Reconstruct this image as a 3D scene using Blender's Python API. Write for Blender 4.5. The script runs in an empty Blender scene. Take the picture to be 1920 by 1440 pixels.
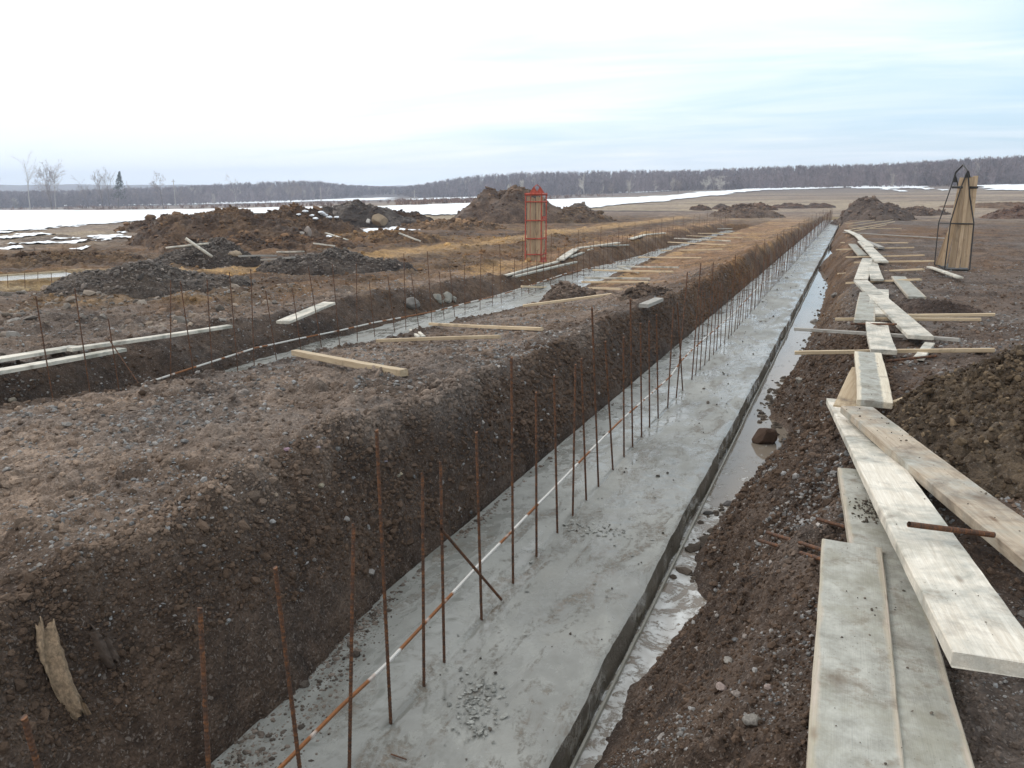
import bpy, math, random
import numpy as np
from mathutils import Vector, Matrix
R = math.radians
rng = np.random.default_rng(7)
random.seed(7)
scene = bpy.context.scene
COL = scene.collection

# ------------------------------------------------------------------ camera
CAM_H = 2.6
FPX = 1500.0
PITCH = math.atan((720 - 362) / FPX)
YAW = math.atan(645 / math.hypot(FPX, 358))
cam_d = bpy.data.cameras.new("camera")
cam_d.sensor_width = 36.0
cam_d.lens = 36.0 * FPX / 1920.0
cam_d.clip_start = 0.05
cam_d.clip_end = 9000
cam = bpy.data.objects.new("camera", cam_d)
COL.objects.link(cam)
cam.location = (0, 0, CAM_H)
cam.rotation_euler = (math.pi / 2 - PITCH, 0, YAW)
scene.camera = cam

# ------------------------------------------------------------------ light
scene.view_settings.view_transform = 'Standard'
scene.view_settings.look = 'None'
scene.view_settings.gamma = 1.0
scene.view_settings.exposure = 0.42
SUN_EL, SUN_AZ = R(38), R(-70)          # azimuth measured from +Y towards +X
sd = bpy.data.lights.new("sun", 'SUN')
sd.energy = 0.9
sd.angle = R(25)
sd.color = (1.0, 0.97, 0.92)
sun = bpy.data.objects.new("sun", sd)
COL.objects.link(sun)
sun_dir = Vector((math.sin(SUN_AZ) * math.cos(SUN_EL), math.cos(SUN_AZ) * math.cos(SUN_EL), math.sin(SUN_EL)))
sun.rotation_euler = sun_dir.to_track_quat('Z', 'Y').to_euler()
sun.location = sun_dir * 200

world = bpy.data.worlds.new("World")
scene.world = world
world.use_nodes = True


class NT:
    """small helper around a node tree"""
    def __init__(s, nt):
        s.t = nt
        nt.nodes.clear()

    def n(s, typ, **kw):
        nd = s.t.nodes.new(typ)
        for k, v in kw.items():
            if k.startswith('i_'):
                key = k[2:]
                key = int(key) if key.isdigit() else key.replace('_', ' ')
                nd.inputs[key].default_value = v
            else:
                setattr(nd, k, v)
        return nd

    def l(s, a, b):
        s.t.links.new(a, b)

    def val(s, sock, x):
        if isinstance(x, (int, float)):
            sock.default_value = x
        elif isinstance(x, (tuple, list)):
            sock.default_value = tuple(x) + ((1.0,) if len(x) == 3 and sock.type == 'RGBA' else ())
        else:
            s.l(x, sock)

    def math(s, op, a, b=0.0, clamp=False):
        nd = s.n('ShaderNodeMath', operation=op, use_clamp=clamp)
        s.val(nd.inputs[0], a)
        s.val(nd.inputs[1], b)
        return nd.outputs[0]

    def mix(s, f, a, b, mode='MIX'):
        nd = s.n('ShaderNodeMix', data_type='RGBA', blend_type=mode)
        s.val(nd.inputs['Factor'], f)
        s.val(nd.inputs['A'] if False else nd.inputs[6], a)
        s.val(nd.inputs[7], b)
        return nd.outputs[2]

    def ramp(s, f, lo, hi, a=0.0, b=1.0):
        nd = s.n('ShaderNodeMapRange')
        nd.clamp = True
        s.val(nd.inputs[0], f)
        s.val(nd.inputs[1], lo)
        s.val(nd.inputs[2], hi)
        s.val(nd.inputs[3], a)
        s.val(nd.inputs[4], b)
        return nd.outputs[0]

    def noise(s, vec, scale, detail=4, rough=0.55, dist=0.0, out=0):
        nd = s.n('ShaderNodeTexNoise')
        s.l(vec, nd.inputs['Vector'])
        nd.inputs['Scale'].default_value = scale
        nd.inputs['Detail'].default_value = detail
        nd.inputs['Roughness'].default_value = rough
        nd.inputs['Distortion'].default_value = dist
        return nd.outputs[out]

    def vor(s, vec, scale, out='Distance', feature='F1', rnd=1.0):
        nd = s.n('ShaderNodeTexVoronoi', feature=feature)
        s.l(vec, nd.inputs['Vector'])
        nd.inputs['Scale'].default_value = scale
        nd.inputs['Randomness'].default_value = rnd
        return nd.outputs[out]

    def mapping(s, vec, scale=(1, 1, 1), loc=(0, 0, 0), rot=(0, 0, 0)):
        nd = s.n('ShaderNodeMapping')
        s.l(vec, nd.inputs['Vector'])
        nd.inputs['Scale'].default_value = scale
        nd.inputs['Location'].default_value = loc
        nd.inputs['Rotation'].default_value = rot
        return nd.outputs[0]

    def bump(s, h, strength, dist, normal=None):
        nd = s.n('ShaderNodeBump')
        nd.inputs['Strength'].default_value = strength
        nd.inputs['Distance'].default_value = dist
        s.l(h, nd.inputs['Height'])
        if normal is not None:
            s.l(normal, nd.inputs['Normal'])
        return nd.outputs[0]


W = NT(world.node_tree)
sky = W.n('ShaderNodeTexSky', sky_type='NISHITA')
sky.sun_disc = False
sky.sun_elevation = SUN_EL
sky.sun_rotation = SUN_AZ
sky.altitude = 100
sky.dust_density = 2.0
tc = W.n('ShaderNodeTexCoord')
sep = W.n('ShaderNodeSeparateXYZ')
W.l(tc.outputs['Generated'], sep.inputs[0])
zc = W.math('MAXIMUM', sep.outputs[2], 0.0)
den = W.math('ADD', zc, 0.10)
cx = W.math('DIVIDE', sep.outputs[0], den)
cy = W.math('DIVIDE', sep.outputs[1], den)
comb = W.n('ShaderNodeCombineXYZ')
W.l(cx, comb.inputs[0]); W.l(cy, comb.inputs[1])
mp = W.mapping(comb.outputs[0], scale=(0.55, 1.5, 1), rot=(0, 0, R(-28)), loc=(1.3, 0.4, 0))
n1 = W.noise(mp, 1.0, 7, 0.55, 0.5)
mp2 = W.mapping(comb.outputs[0], scale=(0.22, 0.4, 1), rot=(0, 0, R(-20)), loc=(4.3, 2.4, 0))
n2 = W.noise(mp2, 1.0, 3, 0.5, 0.2)
side = W.ramp(W.math('ADD', W.math('MULTIPLY', sep.outputs[0], 0.92), W.math('MULTIPLY', sep.outputs[1], 0.38)), -0.42, 0.62, 0.24, -0.14)
m = W.math('ADD', W.math('ADD', W.math('MULTIPLY', n1, 0.65), W.math('MULTIPLY', n2, 0.45)), side)
high = W.ramp(sep.outputs[2], 0.16, 0.42, 0.0, 0.16)
m = W.math('ADD', m, high)
mask = W.ramp(m, 0.40, 0.72, 0.0, 1.0)
gap = W.mix(0.55, sky.outputs[0], (8.2, 9.2, 9.9))
gap = W.mix(0.0, gap, gap)
gapc = W.mix(0.66, sky.outputs[0], (6.4, 8.9, 10.6))
cloud = W.mix(n1, (9.3, 9.7, 10.0), (9.9, 10.1, 10.2))
colr = W.mix(mask, gapc, cloud)
low = W.ramp(sep.outputs[2], 0.0, 0.05, 1.0, 0.0)
colr = W.mix(W.math('MULTIPLY', low, 0.6), colr, (9.9, 11.6, 12.7))
bg = W.n('ShaderNodeBackground')
W.l(colr, bg.inputs[0])
bg.inputs[1].default_value = 0.095
wo = W.n('ShaderNodeOutputWorld')
W.l(bg.outputs[0], wo.inputs[0])

# ------------------------------------------------------------------ helpers: numpy noise
def _hash(ix, iy, seed):
    n = (ix.astype(np.int64) * 374761393 + iy.astype(np.int64) * 668265263 + seed * 1442695041) & 0xFFFFFFFF
    n = ((n ^ (n >> 13)) * 1274126177) & 0xFFFFFFFF
    n = (n ^ (n >> 16)) & 0xFFFFFFFF
    return n.astype(np.float64) / 4294967295.0


def vnoise(x, y, seed=0):
    ix = np.floor(x); iy = np.floor(y)
    fx = x - ix; fy = y - iy
    ux = fx * fx * fx * (fx * (fx * 6 - 15) + 10); uy = fy * fy * fy * (fy * (fy * 6 - 15) + 10)
    ix = ix.astype(np.int64); iy = iy.astype(np.int64)
    a = _hash(ix, iy, seed); b = _hash(ix + 1, iy, seed); c = _hash(ix, iy + 1, seed); d = _hash(ix + 1, iy + 1, seed)
    return (a + (b - a) * ux) * (1 - uy) + (c + (d - c) * ux) * uy - 0.5


def fbm(x, y, seed=0, octv=4, gain=0.5):
    s = 0; a = 1.0; f = 1.0
    for i in range(octv):
        c, sn = math.cos(0.7 * i + .3), math.sin(0.7 * i + .3)
        s = s + a * vnoise((x * c - y * sn) * f + 17.3 * i, (x * sn + y * c) * f + 9.1 * i, seed + i)
        a *= gain; f *= 2.03
    return s


def cells(x, y, seed=0):
    """rounded lumps 0..1 on a jittered grid"""
    ix = np.floor(x).astype(np.int64); iy = np.floor(y).astype(np.int64)
    best = np.full(x.shape, 9.0); val = np.zeros(x.shape)
    for dx in (-1, 0, 1):
        for dy in (-1, 0, 1):
            jx = ix + dx; jy = iy + dy
            px = jx + _hash(jx, jy, seed) * .9; py = jy + _hash(jx, jy, seed + 5) * .9
            d = (x - px) ** 2 + (y - py) ** 2
            m_ = d < best
            best = np.where(m_, d, best); val = np.where(m_, _hash(jx, jy, seed + 9), val)
    r = 0.25 + 0.45 * val
    return np.sqrt(np.maximum(0, 1 - best / (r * r))) * r, val


def sstep(a, b, x):
    t = np.clip((x - a) / (b - a), 0, 1)
    return t * t * (3 - 2 * t)


# ------------------------------------------------------------------ the lie of the land (z = 0 is the top of the footings)
SH_Y = [-5, 2.6, 3.4, 4.05, 4.7, 5.2, 5.6, 6.2, 7.1, 7.45, 8.3, 9.1, 9.8, 10.4, 11.6, 13.2, 16.3, 20, 27.6, 31, 32.5, 34, 37, 41, 46, 90]
SH_X = [-.98, -.97, -.93, -.91, -.82, -.66, -.90, -.88, -.78, -.58, -.45, -.38, -.50, -.80, -.78, -.68, -.58, -.54, -.54, -.80, -1.1, -.76, -.82, -.72, -1.1, -1.1]


def far_field(X, Y):
    D = np.hypot(X, Y)
    az = np.degrees(np.arctan2(X, np.maximum(Y, 1e-3)))
    s = np.interp(az, [-90, -55, -45, -31, -19, -10, 0, 10, 40], [.0125, .0115, .0098, .0024, -.0032, -.012, -.0175, -.0215, -.018])
    D0 = np.interp(az, [-31, -19], [30, 90])
    z = -s * (np.maximum(D - D0, 0) ** 2) / (np.maximum(D - D0, 0) + 12)
    z = np.where(D > 700, -s * (700 - D0) + 0 * D, z)
    # soft swells in the field to the right
    z = z + sstep(120, 240, D) * 0.5 * (np.sin(X / 23 + 1.2) * np.sin(D / 60)) * np.interp(az, [-20, -5], [0, 1])
    # wooded rise behind the tree line
    z = z + sstep(430, 640, D) * np.interp(az, [-60, -40, -33, -27, -24, -20, 0, 12], [1, 3.5, 4.5, 3, 0.5, 7, 10, 14])
    return z


def ground(X, Y, fine=False):
    X = np.asarray(X, float); Y = np.asarray(Y, float)
    z_r = np.interp(Y, [0, 1.9, 4, 6, 8, 10, 12.5, 16.5, 20, 25, 30, 45, 72, 86], [1.0, 1.0, 1.03, 1.0, .9, .88, .78, .64, .68, .74, .72, .6, .40, .38])
    z_l = np.interp(Y, [0, 4, 5.6, 7.4, 8.7, 10.6, 13, 16.5, 20, 26, 31, 50, 86], [1.0, .88, .74, .58, .5, .42, .34, .17, .13, .25, .40, .40, .36])
    z_L = np.interp(Y, [0, 6, 11, 12.6, 16, 22, 26, 33, 42, 86], [.62, .62, .5, .56, .50, .30, .34, .54, .56, .38])
    z_R = np.interp(Y, [0, 8, 15, 25, 50, 86], [1.0, 1.0, .92, .82, .6, .42])
    near = sstep(95, 60, Y)
    wx = 0.0
    amp = np.clip(np.hypot(X, Y) * .05, .35, 1.3)
    w1 = fbm(X * 1.1, Y * .8, 3, 3)
    w2 = fbm(X * 3.2 + 5, Y * 3.0, 8, 3)
    x = X + .14 * w1 + (.09 * w2 if True else 0)
    s = np.interp(Y, SH_Y, SH_X)
    # right of the main footing
    xr = X + .05 * w2 + .05 * w1
    d = xr - s
    dn = np.maximum(d, 0)
    zr = -.2 + (z_R + .2) * (1 - np.exp(-np.power(dn / np.interp(Y, [0, 4, 8, 14], [.62, .60, .50, .46]), 1.3))) + np.where(d < 0, d * .55, 0)
    zr = np.maximum(zr, -.36)
    # main trench and middle bank
    foot = -2.68 + .16 * sstep(4.4, 3.0, Y) + .05 * np.clip(w2, -.5, .3)
    xw = X + (x - X) * sstep(-2.66, -3.0, X)
    t1 = np.clip((foot - xw) / (np.interp(Y, [0, 5, 12, 30], [.48, .42, .5, .4]) * (1 + .75 * fbm(Y * .7, Y * 0 + 3.3, 77, 4))), 0, 1)
    wall1 = z_r * (1 - (1 - t1) ** 1.35)
    tb = np.clip((-3.1 - X) / 3.3, 0, 1)
    top = z_r + (z_l - z_r) * (tb ** .9)
    zb = np.where(X < foot, wall1 + .0, -.36)
    zb = np.where(X < -3.02, np.minimum(top, np.where(t1 >= 1, 9, wall1)), zb)
    # second trench
    t2 = np.clip((x + 6.98) / .55, 0, 1)
    wall2 = -.2 + (z_l + .2) * (1 - (1 - t2) ** 1.5)
    zb = np.where(X < -5.6, np.minimum(zb, wall2), zb)
    l0 = np.interp(Y, [0, 9, 12, 18, 24, 40], [-8.35, -8.45, -8.5, -8.3, -8.15, -8.15])
    t3 = np.clip((l0 - x) / .75, 0, 1)
    wall3 = -.2 + (z_L + .2) * (1 - (1 - t3) ** 1.4)
    zb = np.where(x < -6.98, np.where(x > l0, -.3, wall3), zb)
    zfl = z_L + (.42 - z_L) * sstep(-9.2, -15, X)
    zb = np.where(x < l0 - .75, np.minimum(wall3, zfl) if False else zfl, zb)
    z = np.where(X > -1.85, zr, zb)
    # the closed ends of the trenches
    flat = .40 + 0 * X
    e1 = sstep(86.3, 87.0, Y)
    z = z * (1 - e1) + flat * e1
    e2 = sstep(60, 61, Y) * sstep(-5.9, -6.4, X)
    z = z * (1 - e2) + flat * e2
    inside = sstep(60, 40, np.abs(X))
    z = z * inside + .42 * (1 - inside)
    z = z + far_field(X, Y)
    # heaved, rutted top soil
    dist = np.hypot(X, Y)
    keep = np.where((X < -1.0) & (X > foot), 0.0, 1.0)
    keep = keep * np.where(X > -1.85, sstep(-.02, .12, d) * .85 + .15, 1.0)
    und = fbm(X * .45, Y * .45, 21, 3) * .10 * sstep(400, 60, dist)
    z = z + und * keep * np.where((X > -9) & (X < -.3), .45, 1.0)
    # ruts of vehicles in the field left of the second trench
    rutm = sstep(-9.4, -10.4, X) * sstep(-24, -19, X) * sstep(5, 8, Y) * sstep(60, 45, Y)
    q = X + .11 * Y + .5 * fbm(X * .1, Y * .1, 31, 2)
    rut = (np.abs(((q * .62) % 1.0) - .5) * 2) ** .7
    z = z + rutm * (rut - .6) * .10
    if fine:
        wallm = np.where((X > -3.2) & (X < -2.5), 1, 0) + np.where((X > -1.0) & (X < -.2), 1, 0)
        g = fbm(X * 7, Y * 7, 41, 4, .55) * .035
        c1, v1 = cells(X * 9, Y * 9, 51)
        c2, v2 = cells(X * 22, Y * 22, 61)
        c3, v3 = cells(X * 4.2 + .3 * w2, Y * 4.2, 71)
        lumps = c1 * .042 * (v1 > .55) + c2 * .024 + c3 * .07 * (v3 > .80)
        f1 = fbm(X * 1.7, Y * 1.7, 81, 2)
        coarse = .75 + 1.4 * np.clip(f1, -.3, .6)
        calm = 1 - .72 * sstep(-.15, .25, X) * sstep(4, 1.2, X - .0)
        calm = calm * (1 - .5 * sstep(6, 9, Y) * sstep(-3.0, -3.6, X) * sstep(-6.6, -6.2, X))
        lumps = lumps * calm
        farfade = sstep(90, 25, dist)
        z = z + keep * (g * .8 + lumps * coarse) * farfade * (1 + .5 * wallm)
        z = z + keep * fbm(X * 2.2, Y * 2.2, 91, 3) * .05 * sstep(150, 40, dist)
        # churned ground left of the second trench
        z = z + sstep(-9, -10, X) * (np.abs(fbm(X * 1.5, Y * 1.1, 95, 4)) * .16 - .03) * sstep(130, 40, dist)
    return z


CP, SP = math.cos(PITCH), math.sin(PITCH)
CY, SY = math.cos(YAW), math.sin(YAW)


def ray(px, py):
    u = px - 960; v = py - 720
    F = FPX * CP - v * SP
    dz = -(v * CP + FPX * SP)
    d = np.array([u * CY - F * SY, u * SY + F * CY, dz])
    return d / np.linalg.norm(d)


def proj(X, Y, Z):
    lat = X * CY + Y * SY; F = -X * SY + Y * CY; up = Z - CAM_H
    dep = F * CP - up * SP
    return 960 + FPX * lat / dep, 720 - FPX * (up * CP + F * SP) / dep


_TT = 1.2 * np.power(1.008, np.arange(1000))


def G(px, py):
    """point of the ground seen at photo position px, py"""
    d = ray(px, py)
    P = d[None, :] * _TT[:, None]
    h = P[:, 2] + CAM_H - ground(P[:, 0], P[:, 1])
    i = np.argmax(h < 0)
    if h[i] >= 0:
        i = len(_TT) - 1
    a, b = _TT[i - 1], _TT[i]
    for _ in range(14):
        m_ = (a + b) / 2
        q = d * m_
        if q[2] + CAM_H < float(ground(q[0], q[1])):
            b = m_
        else:
            a = m_
    q = d * a
    return Vector((q[0], q[1], q[2] + CAM_H))


def PX(px, py, X):
    """point on the upright plane x = X"""
    d = ray(px, py)
    t = X / d[0]
    return Vector((X, d[1] * t, CAM_H + d[2] * t))


def PZ(px, py, z):
    d = ray(px, py)
    t = (z - CAM_H) / d[2]
    return Vector((d[0] * t, d[1] * t, z))


def PD(px, py, like):
    """point at photo position px, py as far from the camera as the point given"""
    d = ray(px, py)
    t = math.hypot(like[0], like[1]) / math.hypot(d[0], d[1])
    return Vector((d[0] * t, d[1] * t, CAM_H + d[2] * t))


# ------------------------------------------------------------------ mesh helpers
def mesh_np(name, V, F, mat, smooth=False, cols=None):
    """V (n,3), F (m,k) arrays -> mesh data"""
    me = bpy.data.meshes.new(name)
    V = np.asarray(V, np.float32); F = np.asarray(F, np.int32)
    k = F.shape[1]
    me.vertices.add(len(V)); me.vertices.foreach_set('co', V.ravel())
    me.loops.add(F.size); me.loops.foreach_set('vertex_index', F.ravel())
    me.polygons.add(len(F))
    me.polygons.foreach_set('loop_start', np.arange(0, F.size, k, dtype=np.int32))
    me.polygons.foreach_set('loop_total', np.full(len(F), k, np.int32))
    me.polygons.foreach_set('use_smooth', np.full(len(F), smooth, bool))
    if cols is not None:
        at = me.color_attributes.new('Col', 'FLOAT_COLOR', 'POINT')
        c = np.ones((len(V), 4), np.float32); c[:, :3] = cols
        at.data.foreach_set('color', c.ravel())
    me.update(calc_edges=True)
    me.materials.append(mat)
    return me


def link(name, me, parent=None, label=None, cat=None, group=None, kind=None):
    o = bpy.data.objects.new(name, me)
    COL.objects.link(o)
    if parent is not None:
        o.parent = parent
    tag(o, label, cat, group, kind)
    return o


def tag(o, label=None, cat=None, group=None, kind=None):
    if label: o['label'] = label
    if cat: o['category'] = cat
    if group: o['group'] = group
    if kind: o['kind'] = kind
    return o


def empty(name, loc, label, cat, group=None):
    o = bpy.data.objects.new(name, None)
    COL.objects.link(o)
    o.empty_display_size = .2
    o.location = loc
    return tag(o, label, cat, group)


class MB:
    def __init__(s):
        s.v = []; s.f = []

    def box(s, a, b, rot=None, off=(0, 0, 0)):
        i = len(s.v)
        for x in (a[0], b[0]):
            for y in (a[1], b[1]):
                for z in (a[2], b[2]):
                    p = Vector((x, y, z))
                    if rot is not None:
                        p = rot @ p
                    s.v.append(tuple(p + Vector(off)))
        for q in ((0, 1, 3, 2), (4, 6, 7, 5), (0, 4, 5, 1), (2, 3, 7, 6), (0, 2, 6, 4), (1, 5, 7, 3)):
            s.f.append(tuple(i + k for k in q))

    def tube(s, pts, rad, n=6, caps=True):
        pts = [Vector(p) for p in pts]
        if not hasattr(rad, '__len__'):
            rad = [rad] * len(pts)
        i0 = len(s.v)
        for k, p in enumerate(pts):
            a = pts[max(k - 1, 0)]; b = pts[min(k + 1, len(pts) - 1)]
            t = (b - a).normalized()
            u = t.orthogonal().normalized() if abs(t.z) > .9 else t.cross(Vector((0, 0, 1))).normalized()
            if abs(t.z) > .9:
                u = t.cross(Vector((0, 1, 0))).normalized()
            w = t.cross(u)
            for j in range(n):
                an = 2 * math.pi * j / n
                s.v.append(tuple(p + (u * math.cos(an) + w * math.sin(an)) * rad[k]))
        for k in range(len(pts) - 1):
            for j in range(n):
                a = i0 + k * n + j; b = i0 + k * n + (j + 1) % n
                s.f.append((a, b, b + n, a + n))
        if caps:
            s.f.append(tuple(i0 + j for j in reversed(range(n))))
            e = i0 + (len(pts) - 1) * n
            s.f.append(tuple(e + j for j in range(n)))

    def build(s, name, mat, parent=None, smooth=False, **kw):
        me = bpy.data.meshes.new(name)
        me.from_pydata(s.v, [], s.f)
        me.materials.append(mat)
        if smooth:
            me.polygons.foreach_set('use_smooth', [True] * len(me.polygons))
        me.update()
        return link(name, me, parent, **kw)


# ------------------------------------------------------------------ materials
MATS = {}


def new_mat(name):
    m_ = bpy.data.materials.new(name)
    m_.use_nodes = True
    t = NT(m_.node_tree)
    bs = t.n('ShaderNodeBsdfPrincipled')
    out = t.n('ShaderNodeOutputMaterial')
    t.l(bs.outputs[0], out.inputs[0])
    MATS[name] = m_
    return m_, t, bs


def coord(t, which='Object'):
    return t.n('ShaderNodeTexCoord').outputs[which]


def hsv_jit(t, col, amt_v=.3, amt_h=.0):
    oi = t.n('ShaderNodeObjectInfo')
    h = t.n('ShaderNodeHueSaturation')
    t.val(h.inputs['Value'], t.ramp(oi.outputs['Random'], 0, 1, 1 - amt_v, 1 + amt_v))
    t.val(h.inputs['Color'], col)
    return h.outputs[0]


def m_earth(name, pebble=1.0, wet=.0, fine=1.0):
    m_, t, bs = new_mat(name)
    c = coord(t)
    at = t.n('ShaderNodeAttribute', attribute_name='Col').outputs['Color']
    nA = t.noise(c, 1.3, 6, .6, .3)
    nB = t.noise(c, 9, 6, .65, .2)
    nC = t.noise(c, 55, 4, .7)
    col = t.mix(t.ramp(nA, .35, .68), t.mix(1, at, (.62, .60, .60), 'MULTIPLY'), t.mix(1, at, (1.3, 1.28, 1.25), 'MULTIPLY'))
    col = t.mix(t.ramp(nB, .33, .66), t.mix(1, col, (.50, .48, .47), 'MULTIPLY'), t.mix(1, col, (1.22, 1.22, 1.22), 'MULTIPLY'))
    col = t.mix(t.ramp(nC, .35, .65, .0, 1), t.mix(1, col, (.55, .55, .55), 'MULTIPLY'), col)
    # pebbles set in the soil
    cw = t.mix(.06, c, t.noise(c, 30, 2, .5, out=1), 'ADD')
    for sc, th, k in ((70, .28, .55), (32, .24, .5)):
        v = t.n('ShaderNodeTexVoronoi', feature='F1'); t.l(cw, v.inputs['Vector']); v.inputs['Scale'].default_value = sc
        sp = t.n('ShaderNodeSeparateColor'); t.l(v.outputs['Color'], sp.inputs[0])
        present = t.math('GREATER_THAN', sp.outputs[0], 1 - .42 * pebble)
        ins = t.ramp(v.outputs['Distance'], th, th + .08, 1, 0)
        pm = t.math('MULTIPLY', present, ins)
        pc = t.mix(sp.outputs[1], (.13, .12, .115), (.34, .31, .28))
        pc = t.mix(.45, pc, t.mix(1, at, (1.7, 1.7, 1.7), 'MULTIPLY'))
        col = t.mix(t.math('MULTIPLY', pm, k), col, pc)
    t.l(col, bs.inputs['Base Color'])
    rough = t.ramp(t.noise(c, .8, 4, .6), .35, .6, .62 - wet, .95)
    t.l(rough, bs.inputs['Roughness'])
    bs.inputs['Specular IOR Level'].default_value = .3
    v = t.vor(cw, 38)
    h = t.math('ADD', t.math('MULTIPLY', nB, .9), t.math('SUBTRACT', t.math('MULTIPLY', nC, .35), t.math('MULTIPLY', v, .5)))
    b1 = t.bump(h, .85 * fine, .035)
    b2 = t.bump(t.noise(c, 190, 3, .7), .5, .004, b1)
    t.l(b2, bs.inputs['Normal'])
    return m_


def m_concrete():
    m_, t, bs = new_mat('fresh_concrete')
    c = coord(t)
    sp = t.n('ShaderNodeSeparateXYZ'); t.l(c, sp.inputs[0])
    nA = t.noise(c, .9, 6, .6, .4); nB = t.noise(c, 6, 6, .65, .3); nC = t.noise(c, 60, 4, .7)
    col = t.mix(t.ramp(nA, .35, .65), (.165, .163, .146), (.315, .310, .283))
    col = t.mix(t.ramp(nB, .4, .62, 0, .6), col, (.235, .228, .205))
    # muddy smears, stretched over the surface
    mp = t.mapping(c, scale=(2.2, .8, 1), rot=(0, 0, .4))
    mud = t.math('MULTIPLY', t.ramp(t.noise(mp, 2.0, 9, .74, .9), .51, .61), t.ramp(t.noise(c, 26, 4, .7), .40, .56))
    col = t.mix(t.math('MULTIPLY', mud, .8), col, (.145, .112, .078))
    # chalky laitance left where the water dried
    nL = t.noise(mp, 1.15, 7, .65, .8)
    lai = t.math('MULTIPLY', t.ramp(nL, .57, .70), t.ramp(nB, .36, .6))
    left = t.ramp(sp.outputs[0], -1.99, -1.93, .28, 0)
    lai = t.math('ADD', t.math('MULTIPLY', lai, .38), t.math('MULTIPLY', left, t.ramp(nB, .3, .7)), clamp=True)
    col = t.mix(lai, col, (.42, .42, .385))
    # sandy grains and pits
    pit = t.ramp(t.vor(c, 85), .05, .13, 1, 0)
    col = t.mix(t.math('MULTIPLY', pit, t.ramp(nB, .45, .6, 0, .8)), col, (.07, .065, .055))
    wet0 = t.math('MULTIPLY', t.ramp(t.noise(mp, .9, 7, .66, .8), .44, .54), t.ramp(nB, .36, .50))
    col = t.mix(t.math('MULTIPLY', wet0, .55), col, t.mix(1, col, (.62, .63, .62), 'MULTIPLY'))
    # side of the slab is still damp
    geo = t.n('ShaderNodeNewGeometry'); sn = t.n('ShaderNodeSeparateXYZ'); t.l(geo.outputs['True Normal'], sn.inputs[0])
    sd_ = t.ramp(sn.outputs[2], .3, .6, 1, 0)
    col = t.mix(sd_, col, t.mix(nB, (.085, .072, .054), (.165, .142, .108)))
    t.l(col, bs.inputs['Base Color'])
    wetm = t.ramp(t.noise(mp, .9, 7, .66, .8), .44, .54)
    wetm = t.math('MULTIPLY', wetm, t.ramp(nB, .36, .50))
    t.l(t.ramp(wetm, 0, 1, .58, .06), bs.inputs['Roughness'])
    bs.inputs['Specular IOR Level'].default_value = .5
    h = t.math('ADD', t.math('MULTIPLY', nB, .6), t.math('ADD', t.math('MULTIPLY', nC, .22), t.math('MULTIPLY', mud, .5)))
    dry = t.ramp(wetm, 0, 1, 1, .12)
    b = t.n('ShaderNodeBump'); t.l(h, b.inputs['Height']); b.inputs['Distance'].default_value = .012
    t.l(dry, b.inputs['Strength'])
    t.l(b.outputs[0], bs.inputs['Normal'])
    return m_


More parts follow.
